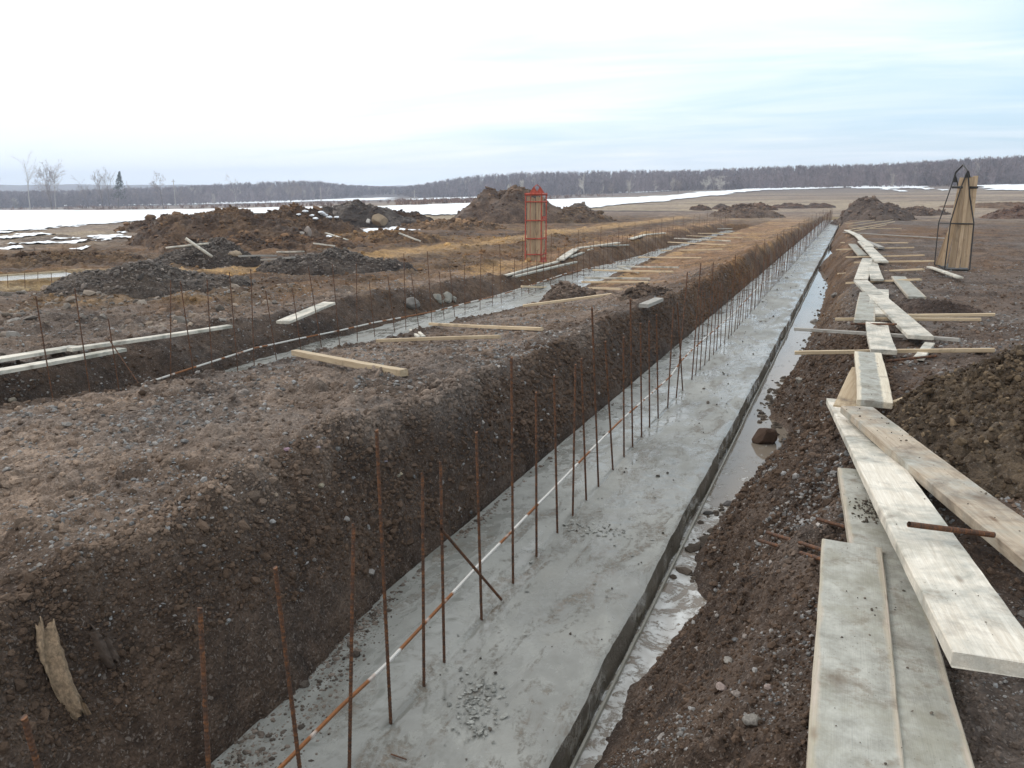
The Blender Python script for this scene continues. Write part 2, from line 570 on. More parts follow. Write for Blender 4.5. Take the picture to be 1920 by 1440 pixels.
def m_wood(name, c1, c2, concrete=0.0, rough=.75, mud=.0, strip=False, worn=False, jit=.10):
    m_, t, bs = new_mat(name)
    c = coord(t)
    oi = t.n('ShaderNodeObjectInfo')
    off = t.n('ShaderNodeCombineXYZ')
    t.l(t.math('MULTIPLY', oi.outputs['Random'], 37), off.inputs[0]); t.l(t.math('MULTIPLY', oi.outputs['Random'], 11), off.inputs[1])
    va = t.n('ShaderNodeVectorMath', operation='ADD'); t.l(c, va.inputs[0]); t.l(off.outputs[0], va.inputs[1])
    c = va.outputs[0]
    g = t.mapping(c, scale=(1.0, 14, 14))
    grain = t.noise(g, 2.2, 6, .6, 1.2)
    g2 = t.mapping(c, scale=(1.2, 70, 70))
    fineg = t.noise(g2, 3, 4, .6)
    col = t.mix(t.ramp(grain, .32, .68), c1, c2)
    col = t.mix(t.ramp(fineg, .35, .65, 0, .35), col, t.mix(1, col, (.6, .52, .42), 'MULTIPLY'))
    kn = t.vor(t.mapping(c, scale=(2.1, 6, 6)), 1.0)
    col = t.mix(t.ramp(kn, .05, .11, .7, 0), col, (.14, .075, .035))
    nB = t.noise(c, 5, 6, .65, .4)
    nD = t.noise(c, 1.2, 4, .6, .5)
    if concrete > 0:
        cm = t.ramp(t.math('ADD', t.math('MULTIPLY', nB, .6), t.math('MULTIPLY', nD, .6)), .80 - .55 * concrete, .92 - .45 * concrete)
        so = t.n('ShaderNodeSeparateXYZ'); t.l(coord(t), so.inputs[0])
        if strip:
            e_ = t.math('ADD', so.outputs[1], t.math('MULTIPLY', t.noise(c, 7, 4, .6), .05))
            cm = t.math('MULTIPLY', t.ramp(e_, -.075, -.06), t.ramp(e_, .075, .09, 1, 0))
        if worn:
            e_ = t.math('ADD', t.math('ABSOLUTE', so.outputs[1]), t.math('MULTIPLY', t.noise(c, 6, 5, .65), .05))
            cm = t.math('MULTIPLY', cm, t.ramp(e_, .128, .142, 1, .25))
        cc = t.mix(t.ramp(t.noise(c, 14, 5, .7), .3, .7), (.26, .25, .215), (.46, .45, .40))
        cc = t.mix(t.ramp(t.noise(c, 3.1, 7, .65), .47, .62, 0, .6), cc, (.25, .235, .18))
        cc = t.mix(t.ramp(t.noise(c, 7.5, 7, .7), .55, .66, 0, .6), cc, (.17, .13, .09))
        col = t.mix(cm, col, cc)
        pit = t.ramp(t.vor(t.mapping(c, scale=(1, 1.6, 1)), 42), .07, .15, 1, 0)
        col = t.mix(t.math('MULTIPLY', pit, t.ramp(nB, .42, .6, 0, .7)), col, (.09, .08, .06))
    mm = t.ramp(t.noise(c, 2.3, 7, .7, .6), .60 - .25 * mud, .78 - .2 * mud, 0, .85)
    col = t.mix(mm, col, (.12, .085, .06))
    col = hsv_jit(t, col, jit)
    t.l(col, bs.inputs['Base Color'])
    bs.inputs['Roughness'].default_value = rough
    bs.inputs['Specular IOR Level'].default_value = .3
    t.l(t.bump(t.math('ADD', fineg, t.math('MULTIPLY', nB, 1.2)), .5, .004), bs.inputs['Normal'])
    return m_


def m_rust(name, tint=0.0):
    m_, t, bs = new_mat(name)
    c = coord(t)
    a = t.noise(c, 6, 5, .6); b = t.noise(c, 45, 4, .7)
    col = t.mix(t.ramp(a, .40, .66), (.062, .036, .025), (.135, .058, .027))
    col = t.mix(t.ramp(b, .5, .68, 0, .7), col, (.30, .115, .035))
    if tint:
        w = t.ramp(t.noise(t.mapping(c, scale=(.3, 1.0, .3)), 3.2, 2, .5), .47, .50)
        col = t.mix(t.math('MULTIPLY', w, tint), t.mix(.55, col, (.33, .12, .03)), (.62, .60, .56))
    t.l(col, bs.inputs['Base Color'])
    bs.inputs['Roughness'].default_value = .75
    bs.inputs['Metallic'].default_value = .15
    t.l(t.bump(b, .5, .002), bs.inputs['Normal'])
    return m_


def m_plain(name, col, rough=.7, metal=0.0, var=.25, scale=20, bump=.002):
    m_, t, bs = new_mat(name)
    c = coord(t)
    a = t.noise(c, scale, 5, .65)
    cc = t.mix(t.ramp(a, .3, .7), tuple(x * (1 - var) for x in col), tuple(x * (1 + var) for x in col))
    t.l(cc, bs.inputs['Base Color'])
    bs.inputs['Roughness'].default_value = rough
    bs.inputs['Metallic'].default_value = metal
    t.l(t.bump(a, .5, bump), bs.inputs['Normal'])
    return m_


def m_attr(name, rough=.85, scale=120, spec=.3):
    m_, t, bs = new_mat(name)
    c = coord(t)
    at = t.n('ShaderNodeAttribute', attribute_name='Col').outputs['Color']
    n = t.noise(c, scale, 4, .7)
    t.l(t.mix(t.ramp(n, .3, .7), t.mix(1, at, (.62, .6, .58), 'MULTIPLY'), t.mix(1, at, (1.3, 1.3, 1.3), 'MULTIPLY')), bs.inputs['Base Color'])
    bs.inputs['Roughness'].default_value = rough
    bs.inputs['Specular IOR Level'].default_value = spec
    t.l(t.bump(n, .6, .004), bs.inputs['Normal'])
    return m_


def m_water():
    m_, t, bs = new_mat('muddy_water')
    c = coord(t)
    sp = t.n('ShaderNodeSeparateXYZ'); t.l(c, sp.inputs[0])
    n = t.noise(c, 2.6, 9, .72, 1.8)
    n2 = t.noise(c, 12, 7, .75, 1.4)
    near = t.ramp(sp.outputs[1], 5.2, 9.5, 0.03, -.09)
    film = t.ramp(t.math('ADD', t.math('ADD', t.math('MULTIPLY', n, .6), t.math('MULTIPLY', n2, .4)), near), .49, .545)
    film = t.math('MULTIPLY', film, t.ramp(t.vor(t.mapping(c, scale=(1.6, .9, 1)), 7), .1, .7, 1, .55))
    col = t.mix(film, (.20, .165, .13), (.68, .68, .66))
    t.l(col, bs.inputs['Base Color'])
    t.l(t.ramp(film, 0, 1, .035, .33), bs.inputs['Roughness'])
    bs.inputs['IOR'].default_value = 1.33
    bs.inputs['Specular IOR Level'].default_value = .6
    hh = t.math('ADD', t.math('MULTIPLY', t.noise(t.mapping(c, scale=(1, .5, 1)), 12, 2, .5), .06), t.math('MULTIPLY', film, t.math('ADD', .4, n2)))
    t.l(t.bump(hh, .5, .006), bs.inputs['Normal'])
    return m_


def m_snow():
    m_, t, bs = new_mat('old_snow')
    c = coord(t)
    n = t.noise(t.mapping(c, scale=(1, 1, 1)), .35, 8, .65, .5)
    col = t.mix(t.ramp(n, .38, .6), (.80, .81, .83), (.93, .94, .96))
    d_ = t.math('MULTIPLY', t.ramp(t.noise(c, .9, 8, .7, .4), .60, .68), .55)
    col = t.mix(d_, col, (.42, .33, .24))
    t.l(col, bs.inputs['Base Color'])
    bs.inputs['Roughness'].default_value = .6
    bs.inputs['Subsurface Weight'].default_value = .0
    return m_


EARTH = m_earth('site_soil')
HEAP = m_earth('heaped_soil', pebble=.35)
CONC = m_concrete()
W_NEW = m_wood('new_spruce', (.52, .39, .25), (.68, .55, .38), concrete=0.0, mud=.15, jit=.2)
W_RACK = m_wood('brown_spruce', (.38, .27, .17), (.54, .41, .28), concrete=0.0, mud=.12, jit=.28)
W_PALE = m_wood('pale_dusty_board', (.60, .54, .45), (.78, .73, .64), concrete=.48, mud=.14)
W_CONC = m_wood('concrete_crusted_board', (.40, .36, .26), (.56, .46, .38), concrete=1.25, mud=.22, worn=True)
W_STRIP = m_wood('board_with_concrete_streak', (.58, .50, .38), (.74, .67, .54), concrete=1.25, mud=.12, strip=True)
W_BROWN = m_wood('muddy_board', (.34, .27, .20), (.52, .44, .34), concrete=.42, mud=.62)
W_GREY = m_wood('weathered_pole_wood', (.30, .28, .25), (.42, .40, .37), concrete=.1, mud=.1)
RUST = m_rust('rusty_steel')
RUSTW = m_rust('rusty_steel_banded', .95)  # rust broken by whitish bands along the length
STONE = m_attr('stone', .8)
CLOD = m_attr('clod_soil', .95, 160, .15)
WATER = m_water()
SNOW = m_snow()
RED = m_plain('red_paint', (.40, .065, .035), .65, 0, .45, 9)
BLACK = m_plain('black_steel', (.035, .032, .03), .55, .3, .3, 14)
BARK = m_plain('grey_bark', (.155, .125, .115), .9, 0, .3, 2)
BIRCH = m_plain('pale_bark', (.42, .38, .34), .85, 0, .2, 2)
TWIG = m_plain('bare_twigs', (.30, .25, .23), .9, 0, .2, 1)
TWIGP = m_plain('pale_twigs', (.46, .42, .38), .9, 0, .2, 1)
NEEDLE = m_plain('needles', (.035, .05, .025), .85, 0, .4, 1)
WOODS = m_plain('far_wood', (.115, .095, .095), .95, 0, .35, .06)
PAPER = m_plain('torn_bark', (.27, .19, .12), .85, 0, .5, 55, .01)
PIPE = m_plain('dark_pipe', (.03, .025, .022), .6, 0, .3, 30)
FORM = m_plain('pale_edge', (.33, .31, .26), .45, 0, .2, 9)
BRUSH = m_plain('dry_brush', (.23, .13, .085), .95, 0, .35, .3)
GRASS = m_plain('dry_grass', (.36, .25, .12), .95, 0, .35, 3)

# ------------------------------------------------------------------ ground
def lines(c, lo, hi, base_in, base_out, growth, dense_lo, dense_hi, far=40, fgrowth=.03):
    out = [c]
    for sgn, lim in ((-1, lo), (1, hi)):
        x = c
        while (x > lo) if sgn < 0 else (x < hi):
            if dense_lo <= x <= dense_hi:
                st = base_in
            else:
                off = max(dense_lo - x, x - dense_hi)
                st = max(base_out, growth * (off + 2.0))
                if off > far:
                    st = fgrowth * off
            x += sgn * st
            out.append(x)
    return np.array(sorted(out))


XS = lines(-1.5, -3500, 3500, .0145, .016, .0052, -3.5, .75)
ys = [-60, -40, -25, -15, -9, -6, -4, -3, -2, -1.4, -1, -.7, -.4, -.1, .2, .4, .6, .8, 1.0, 1.15, 1.25]
y = 1.3
while y < 4500:
    ys.append(y)
    y += max(.0145, .0040 * y) if y < 110 else y * .02
YS = np.array(ys)
XX, YY = np.meshgrid(XS, YS)
ZZ = ground(XX, YY, True)


def lin(c):
    return np.array(c, float)


def mixc(a, b, f):
    return a * (1 - f[..., None]) + b * f[..., None]


def earth_colour(X, Y, Z):
    """which soil lies where: gravel tops, dark subsoil, clay further out, dry field"""
    n1 = fbm(X * .7, Y * .7, 101, 4); n2 = fbm(X * 2.5, Y * 2.5, 111, 4); n3 = fbm(X * .18, Y * .18, 121, 3)
    D = np.hypot(X, Y)
    gravel = lin((.300, .220, .165)); grey = lin((.195, .157, .133)); dark = lin((.100, .066, .046))
    clay = lin((.32, .175, .082)); ochre = lin((.50, .31, .135)); mudc = lin((.150, .102, .074)); field = lin((.30, .22, .165))
    tan = lin((.48, .38, .26))
    c = np.zeros(X.shape + (3,)) + gravel
    c = mixc(c, grey + 0 * c, np.clip(.5 + 2.0 * n1, 0, 1) * .75)
    c = mixc(c, dark * 1.25 + 0 * c, np.clip(2.6 * n2 - .15, 0, 1) * .75)
    c = mixc(c, dark * 1.5 + 0 * c, np.clip(3.2 * fbm(X * .33, Y * .6, 161, 3) - .35, 0, 1) * .65)
    # further along, the soil turns to clay
    fc = sstep(13, 24, Y + 6 * n1)
    c = mixc(c, clay * 1.15 + 0 * c, fc * .8)
    c = mixc(c, ochre * 1.05 + 0 * c, fc * np.clip(.25 + n1 * 2, 0, 1) * .8)
    # left field
    lf = sstep(-9.6, -11.0, X + .8 * n1)
    cl = mixc(clay * .70 + 0 * c, lin((.115, .066, .038)) + 0 * c, np.clip(.5 + 2.2 * n1, 0, 1))
    band = np.exp(-((X - np.interp(Y, [16, 18, 22, 28, 34], [-20, -16.4, -15.6, -15.2, -15]) + .8 * n3 + .6 * n1) / 1.1) ** 2) * sstep(15, 18, Y)
    bandx = 0
    cl = mixc(cl, dark * 1.1 + 0 * c, np.clip(fbm(X * .35, Y * .7, 171, 4) * 3 - .2, 0, 1) * .7)
    cl = mixc(cl, ochre + 0 * c, np.clip(band * 1.1 + .55 * np.clip(n1 + n3 - .05, 0, 1), 0, 1))
    cl = mixc(cl, grey * .9 + 0 * c, sstep(13, 9, Y + 3 * n1) * .7)
    c = mixc(c, cl, lf)
    # right-hand ground: trampled mud
    rt = sstep(-.4, .2, X)
    cr = mixc(mudc + 0 * c, grey * .9 + 0 * c, np.clip(.35 + 2 * n1, 0, 1) * .8)
    cr = mixc(cr, clay * .62 + 0 * c, sstep(12, 30, Y) * np.clip(.4 + 2 * n3 + n1, 0, 1))
    c = mixc(c, cr, rt)
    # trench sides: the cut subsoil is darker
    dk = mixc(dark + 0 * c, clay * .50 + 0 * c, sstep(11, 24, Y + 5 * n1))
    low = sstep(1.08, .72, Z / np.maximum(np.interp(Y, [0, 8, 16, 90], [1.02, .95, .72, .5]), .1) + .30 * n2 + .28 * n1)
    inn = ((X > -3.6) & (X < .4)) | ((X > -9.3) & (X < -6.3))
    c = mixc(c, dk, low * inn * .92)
    # banded dry field beyond the site
    ff = np.maximum(sstep(62, 95, Y + 8 * n3), sstep(34, 48, D) * (X < -10) * sstep(-20, -30, X))
    cf = mixc(field + 0 * c, tan + 0 * c, np.clip(.35 + 2.2 * fbm(X * .012, Y * .05, 131, 4) + .8 * n3, 0, 1))
    cf = mixc(cf, lin((.12, .085, .07)) + 0 * c, np.clip(fbm(X * .02 + 3, Y * .12, 141, 4) * 3 - .5, 0, 1) * sstep(400, 90, D))
    cf = mixc(cf, lin((.165, .125, .11)) + 0 * c, sstep(180, 300, D) * .7)
    c = mixc(c, cf, ff)
    c = mixc(c, lin((.11, .085, .08)) + 0 * c, sstep(430, 520, D))
    return np.clip(c, .01, .9)


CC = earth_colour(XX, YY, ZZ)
ny, nx = XX.shape
idx = np.arange(ny * nx).reshape(ny, nx)
FQ = np.stack([idx[:-1, :-1], idx[:-1, 1:], idx[1:, 1:], idx[1:, :-1]], -1).reshape(-1, 4)
V = np.stack([XX, YY, ZZ], -1).reshape(-1, 3)
print('ground verts', len(V))
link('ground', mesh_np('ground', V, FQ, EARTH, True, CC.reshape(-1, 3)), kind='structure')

# ------------------------------------------------------------------ snow lying on the field
def in_poly(px, py, poly):
    ins = np.zeros(px.shape, bool)
    j = len(poly) - 1
    for i in range(len(poly)):
        xi, yi = poly[i]; xj, yj = poly[j]
        ins ^= ((yi > py) != (yj > py)) & (px < (xj - xi) * (py - yi) / (yj - yi + 1e-12) + xi)
        j = i
    return ins


def ground_poly(pts):
    return [tuple(G(a, b))[:2] for a, b in pts]


snow_polys = [
    [(-420, 397), (-150, 396), (0, 395), (210, 395), (420, 392), (600, 388), (720, 387), (920, 380), (1020, 375), (1100, 372), (1200, 370), (1262, 367), (1310, 361), (1360, 358),
     (1407, 354), (1500, 352), (1593, 350.5), (1593, 352.5), (1527, 355), (1407, 359), (1340, 367), (1270, 377), (1180, 384), (1103, 389), (1030, 400), (890, 404), (800, 405), (720, 400), (560, 400),
     (430, 402), (380, 404), (320, 411), (270, 418), (210, 420), (150, 426), (100, 431), (62, 434), (45, 438), (0, 441), (-150, 446), (-420, 460)],
    [(228, 437.5), (250, 434), (262, 432), (300, 430), (334, 429), (336, 433), (300, 438.5), (262, 436.5), (250, 439.5)],
    [(-300, 391), (0, 388), (110, 385), (300, 382.5), (440, 379.5), (560, 377.5), (560, 380), (440, 383), (330, 385.3), (180, 386.5), (60, 389), (-300, 394)],
    [(300, 382.5), (380, 380), (600, 374.5), (740, 370), (745, 376), (640, 378), (520, 380), (430, 383)],
    [(745, 374.5), (820, 371.5), (933, 369.2), (930, 371), (850, 374), (760, 377)],
    [(1140, 361), (1200, 357.5), (1262, 355.5), (1262, 359), (1200, 362), (1140, 363)],
    [(1585, 352.5), (1600, 350), (1650, 347.8), (1700, 347), (1740, 349.5), (1779, 357.5), (1770, 359), (1740, 355.5), (1700, 353.5), (1680, 355), (1697, 360.5), (1680, 361), (1655, 354), (1610, 355)],
    [(1832, 348), (1870, 346.8), (2100, 346), (2100, 359), (1900, 358.5), (1850, 356.5), (1836, 355)],
]


def snow_sheet():
    Vs = []; Fs = []; n0 = 0
    wxn = fbm(XX * .06, YY * .06, 201, 5) ; wyn = fbm(XX * .06 + 40, YY * .06, 211, 5)
    D = np.hypot(XX, YY)
    big = (D > 18) & (D < 900) & (YY > 5)
    k = np.clip(D * .035, .3, 6)
    wpx, wpy = XX + wxn * k, YY + wyn * k
    msk = np.zeros(XX.shape, bool)
    for p in snow_polys:
        # outline carried onto the ground, edges then eaten by noise
        pp = []
        for i in range(len(p)):
            a, b = p[i], p[(i + 1) % len(p)]
            m_ = max(1, int(abs(b[0] - a[0]) / 25))
            for q in range(m_):
                pp.append((a[0] + (b[0] - a[0]) * q / m_, a[1] + (b[1] - a[1]) * q / m_))
        w = ground_poly(pp)
        msk |= in_poly(wpx, wpy, w)
    msk &= big
    # bare tufts near the melting edge
    holes = (fbm(XX * .5, YY * .5, 221, 4) > .30) & (D < 62)
    msk &= ~holes
    patch = (fbm(XX * .7, YY * .45, 231, 4) > .22) & (D > 33) & (D < 56) & (XX < -24)
    msk |= patch
    f = msk[:-1, :-1] & msk[1:, :-1] & msk[1:, 1:] & msk[:-1, 1:]
    FF = FQ.reshape(ny - 1, nx - 1, 4)[f]
    used = np.unique(FF)
    re = np.full(ny * nx, -1); re[used] = np.arange(len(used))
    Vn = V[used].copy()
    Dn = np.hypot(Vn[:, 0], Vn[:, 1])
    Vn[:, 2] += .05 + .0006 * Dn + .03 * fbm(Vn[:, 0] * .8, Vn[:, 1] * .8, 241, 3)
    link('snow', mesh_np('snow', Vn, re[FF], SNOW, True), kind='structure')


snow_sheet()

# ------------------------------------------------------------------ concrete footings
def slab(name, x0, x1, y0, y1, label, joint=None, thick=.34, ystep=.012, seed=1):
    xs = np.concatenate([np.linspace(x0, x1, int((x1 - x0) / .02))])
    yl = [y0]
    while yl[-1] < y1:
        yl.append(yl[-1] + max(ystep, .004 * yl[-1]))
    yl = np.array(yl)
    X, Y = np.meshgrid(xs, yl)
    Z = fbm(X * 1.5, Y * 1.2, 300 + seed, 4) * .012 + fbm(X * 14, Y * 14, 310 + seed, 3) * .004
    if joint is not None:
        jx = joint + .012 * vnoise(Y * 2.2, Y * 0, 5)
        Z += .008 * sstep(.01, -.01, X - jx) - .012 * np.exp(-((X - jx) / .011) ** 2)
    # ragged arris
    e = x1 + .018 * fbm(Y * 2.1, Y * 0, 320 + seed, 4) + .02 * (vnoise(Y * .4, Y * 0, 330) > .25)
    X = np.where(X > x1 - .10, x1 - .10 + (X - (x1 - .10)) / .10 * (e - (x1 - .10)), X)
    Z -= .012 * sstep(x1 - .03, x1 + .0, X)
    n_y, n_x = X.shape
    Vv = [np.stack([X, Y, Z], -1).reshape(-1, 3)]
    ii = np.arange(n_y * n_x).reshape(n_y, n_x)
    Fv = [np.stack([ii[:-1, :-1], ii[:-1, 1:], ii[1:, 1:], ii[1:, :-1]], -1).reshape(-1, 4)]
    n0 = n_y * n_x
    # right-hand face, left face
    for col_, sgn in ((n_x - 1, 1), (0, -1)):
        prev = ii[:, col_]
        for k in range(1, 8):
            zz = -thick * k / 7
            xx_ = X[:, col_] + sgn * (.012 * fbm(Y[:, col_] * 5, Y[:, col_] * 0 + k * .7, 340, 3) + .004 * k)
            Vv.append(np.stack([xx_, Y[:, col_], Z[:, col_] + zz], -1))
            cur = n0 + np.arange(n_y); n0 += n_y
            q = np.stack([prev[:-1], prev[1:], cur[1:], cur[:-1]], -1)
            Fv.append(q[:, ::-1] if sgn > 0 else q)
            prev = cur
    for row_, fl in ((0, 1), (n_y - 1, 0)):
        Vv.append(np.stack([X[row_], Y[row_], Z[row_] - thick], -1))
        cur = n0 + np.arange(n_x); n0 += n_x
        q = np.stack([ii[row_][:-1], ii[row_][1:], cur[1:], cur[:-1]], -1)
        Fv.append(q[:, ::-1] if fl else q)
    me = mesh_np(name, np.concatenate(Vv), np.concatenate(Fv), CONC, True)
    me.set_sharp_from_angle(angle=R(50))
    return link(name, me, label=label, cat='concrete footing')


slab('concrete_footing', -2.66, -1.085, .8, 86.4, 'long grey freshly poured concrete footing strip in the main trench beside the water', joint=-1.93, seed=1)
slab('concrete_footing', -8.95, -6.55, 3.0, 59, 'second grey concrete footing strip in the narrower trench left of the middle earth bank', joint=-7.75, ystep=.03, seed=2)

# narrow pale strip along the foot of the slab
mb = MB()
yy = 1.5
while yy < 84:
    L = random.uniform(2.6, 4.2)
    o = random.uniform(-.004, .006)
    mb.box((-1.050 + o, yy, -.33), (-1.036 + o, yy + L - .004, -.168 + random.uniform(-.004, .004)))
    yy += L
mb.build('form_edging', FORM, label='thin pale strip along the wet foot of the main footing', cat='formwork')

# water standing beside the slab
def sheet(name, x0, x1, y0, y1, z, mat, n=(2, 60)):
    xs = np.linspace(x0, x1, n[0]); yl = np.linspace(y0, y1, n[1])
    X, Y = np.meshgrid(xs, yl); ii = np.arange(X.size).reshape(X.shape)
    F = np.stack([ii[:-1, :-1], ii[:-1, 1:], ii[1:, 1:], ii[1:, :-1]], -1).reshape(-1, 4)
    return mesh_np(name, np.stack([X, Y, X * 0 + z], -1).reshape(-1, 3), F, mat)


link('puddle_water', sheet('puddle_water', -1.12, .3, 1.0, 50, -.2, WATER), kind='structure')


# ------------------------------------------------------------------ heaps of soil
def heap(name, label, c, rx, ry, h, rot=0.0, col=(.1, .075, .06), col2=(.15, .12, .1), lump=.06, ls=7, sharp=1.0, seed=1, res=110, cat='earth heap', mat=None, flat=.0, group=None):
    rr = np.linspace(0, 1.12, res); aa = np.linspace(0, 2 * np.pi, res * 2, endpoint=False)
    RR, AA = np.meshgrid(rr, aa, indexing='ij')
    lx = RR * rx * np.cos(AA); ly = RR * ry * np.sin(AA)
    X = c[0] + lx * math.cos(rot) - ly * math.sin(rot); Y = c[1] + lx * math.sin(rot) + ly * math.cos(rot)
    w = 1 + .22 * fbm(np.cos(AA) * 1.4 + seed, np.sin(AA) * 1.4, 400 + seed, 3) / 1.0
    q = RR / w
    q = q + .16 * fbm(X / min(rx, ry) * 1.1 + seed, Y / min(rx, ry) * 1.1, 405 + seed, 4)
    q = np.clip(q, 0.02, 2)
    cone = np.clip(1 - np.sqrt(q * q + .02) + .12, 0, 1) ** sharp
    dome = np.cos(np.clip(q, 0, 1) * np.pi / 2) ** .8
    mixf = .45 + .55 * flat
    prof = cone * (1 - mixf) + dome * mixf
    s_ = min(rx, ry)
    big = fbm(X / s_ * 1.8, Y / s_ * 1.8, 410 + seed, 4) * .55 * sstep(1.0, .4, q)
    sm = fbm(X * ls, Y * ls, 420 + seed, 3)
    cl_, v_ = cells(X * ls * 1.1, Y * ls * 1.1, 430 + seed)
    cl2, v2_ = cells(X * ls * 2.6, Y * ls * 2.6, 440 + seed)
    det = (cl_ * 1.1 * (v_ > .3) + cl2 * .45 + sm * .5) * lump * sstep(1.1, .9, q)
    Z = ground(X, Y) - .10 * sstep(.85, 1.1, q) - .02 + h * (prof * (1 + big)) + det
    n1 = fbm(X * 1.5, Y * 1.5, 450 + seed, 4)
    C = mixc(np.zeros(X.shape + (3,)) + lin(col), lin(col2) + np.zeros(X.shape + (3,)), np.clip(.5 + 2.4 * n1, 0, 1))
    n_r, n_a = X.shape
    ii = np.arange(X.size).reshape(X.shape)
    jj = np.roll(ii, -1, 1)
    F = np.stack([ii[:-1], ii[1:], jj[1:], jj[:-1]], -1).reshape(-1, 4)
    me = mesh_np(name, np.stack([X, Y, Z], -1).reshape(-1, 3), F, mat or HEAP, True, C.reshape(-1, 3))
    return link(name, me, label=label, cat=cat, group=group)


def heap_px(name, label, pxc, wpx, hpx, depth=None, **kw):
    c = G(*pxc)
    s_ = math.hypot(c.x, c.y) / FPX * 1.04
    # the heap's middle lies behind its visible foot
    rx = wpx * s_ / 2; ry = depth or rx * .8
    d = Vector((c.x, c.y)).normalized()
    cc = (c.x + d.x * ry * .8, c.y + d.y * ry * .8)
    k = math.hypot(*cc) / math.hypot(c.x, c.y)
    rot = math.atan2(d.y, d.x) - math.pi / 2
    zt = PD(pxc[0], pxc[1] - hpx, cc).z - float(ground(cc[0], cc[1]))
    return heap(name, label, cc, rx * k, ry, max(zt, .15) * .92, rot=rot, **kw)


DK, DK2 = (.080, .058, .045), (.125, .095, .075)
BR, BR2 = (.105, .062, .038), (.175, .105, .060)
TN, TN2 = (.19, .125, .075), (.26, .18, .11)
heap_px('gravel_heap', 'low dark grey gravel heap beside the third footing at far left', (285, 556), 350, 56, depth=1.5, col=DK, col2=(.14, .105, .08), lump=.07, ls=6, seed=1, flat=.8)
heap_px('gravel_heap', 'dark grey clod heap running behind the rusty bars, below two loose pale boards', (625, 516), 300, 52, depth=1.3, col=DK, col2=DK2, lump=.07, ls=6, seed=2, flat=.8)
heap_px('gravel_heap', 'dark gravel hump under the crossed white poles', (395, 505), 190, 50, depth=1.3, col=DK, col2=DK2, lump=.07, ls=6, seed=22, flat=.8)
heap_px('earth_heap', 'brown earth mound with a peaked top in front of the snow at left', (440, 462), 330, 66, depth=4, col=BR, col2=BR2, lump=.24, ls=3.0, seed=3, flat=.3)
heap_px('earth_heap', 'low brown earth tongue tapering out into the snow at far left', (345, 436), 190, 34, depth=2.5, col=BR, col2=BR2, lump=.12, ls=2.6, seed=4, flat=.4)
heap_px('earth_heap', 'brown churned hump between the peaked mound and the dark turf ridge', (545, 446), 250, 52, depth=3, col=BR, col2=BR2, lump=.26, ls=3.0, seed=5, flat=.6)
heap_px('earth_heap', 'dark turf-topped ridge of earth with dirty snow on its front', (650, 428), 250, 40, depth=3, col=(.07, .052, .042), col2=(.17, .14, .12), lump=.14, ls=2.4, seed=6, flat=1.0)
heap_px('earth_heap', 'low dark earth ridge sloping down to the snow left of the conical heap', (740, 424), 160, 30, depth=2.6, col=(.07, .05, .04), col2=BR, lump=.12, ls=2.4, seed=7, flat=.8)
heap_px('earth_heap', 'large conical brown earth heap behind the red crate', (962, 420), 215, 62, depth=5, col=(.12, .075, .05), col2=(.19, .125, .085), lump=.10, ls=2.0, seed=8, sharp=.95, flat=.3)
heap_px('earth_heap', 'rubbly tan heap to the right of the red crate', (1065, 418), 150, 30, depth=4, col=TN, col2=(.14, .09, .06), lump=.22, ls=1.8, seed=9, flat=.8)
heap_px('earth_heap', 'small pointed grey heap against the snow right of the red crate', (1082, 403), 62, 22, depth=2.5, col=(.13, .10, .085), col2=(.18, .14, .11), lump=.08, ls=2, seed=10)
heap_px('earth_heap', 'rounded brown heap at the far end of the middle bank', (1395, 408), 120, 25, depth=4, col=(.14, .095, .07), col2=(.20, .14, .10), lump=.16, ls=1.8, seed=11)
heap_px('earth_heap', 'broad dark peaked heap beyond the far end of the main footing', (1638, 412), 135, 41, depth=4.5, col=(.12, .085, .065), col2=(.17, .12, .09), lump=.16, ls=1.8, seed=12)
heap_px('earth_heap', 'low dark heap between the footing end heap and the black rack', (1720, 404), 90, 16, depth=3, col=(.11, .075, .055), col2=(.16, .11, .08), lump=.14, ls=1.8, seed=13)
heap_px('earth_heap', 'brown heap cut by the right edge of the picture', (1915, 410), 110, 22, depth=3, col=(.14, .08, .055), col2=(.19, .12, .085), lump=.16, ls=1.8, seed=14)
heap_px('earth_heap', 'long low reddish earth ridge far right behind the rack', (1880, 391), 160, 10, depth=4, col=(.16, .09, .05), col2=(.24, .15, .09), lump=.14, ls=1.6, seed=15, flat=.9)
heap_px('earth_heap', 'low churned brown hump in front of the peaked mound, above the crossed poles', (420, 476), 260, 26, depth=2.2, col=BR, col2=(.20, .12, .07), lump=.2, ls=3, seed=51, flat=1.0)
heap_px('earth_heap', 'low reddish churned hump in front of the pointed pale stone', (560, 470), 240, 22, depth=2.2, col=BR, col2=(.21, .12, .065), lump=.2, ls=3, seed=52, flat=1.0)
heap_px('earth_heap', 'low ochre brown hump below the tan boulder', (720, 455), 190, 20, depth=2.4, col=(.17, .10, .055), col2=(.30, .18, .085), lump=.2, ls=3, seed=53, flat=1.0)
heap_px('earth_heap', 'flat brown hump stretching from the tan boulder to the conical heap', (850, 432), 200, 16, depth=2.6, col=(.16, .10, .06), col2=(.26, .16, .09), lump=.2, ls=2.6, seed=54, flat=1.0)
heap_px('earth_heap', 'flat dark brown hump left of the third footing', (110, 500), 260, 18, depth=2.0, col=(.13, .08, .05), col2=(.22, .14, .08), lump=.16, ls=3, seed=55, flat=1.0)
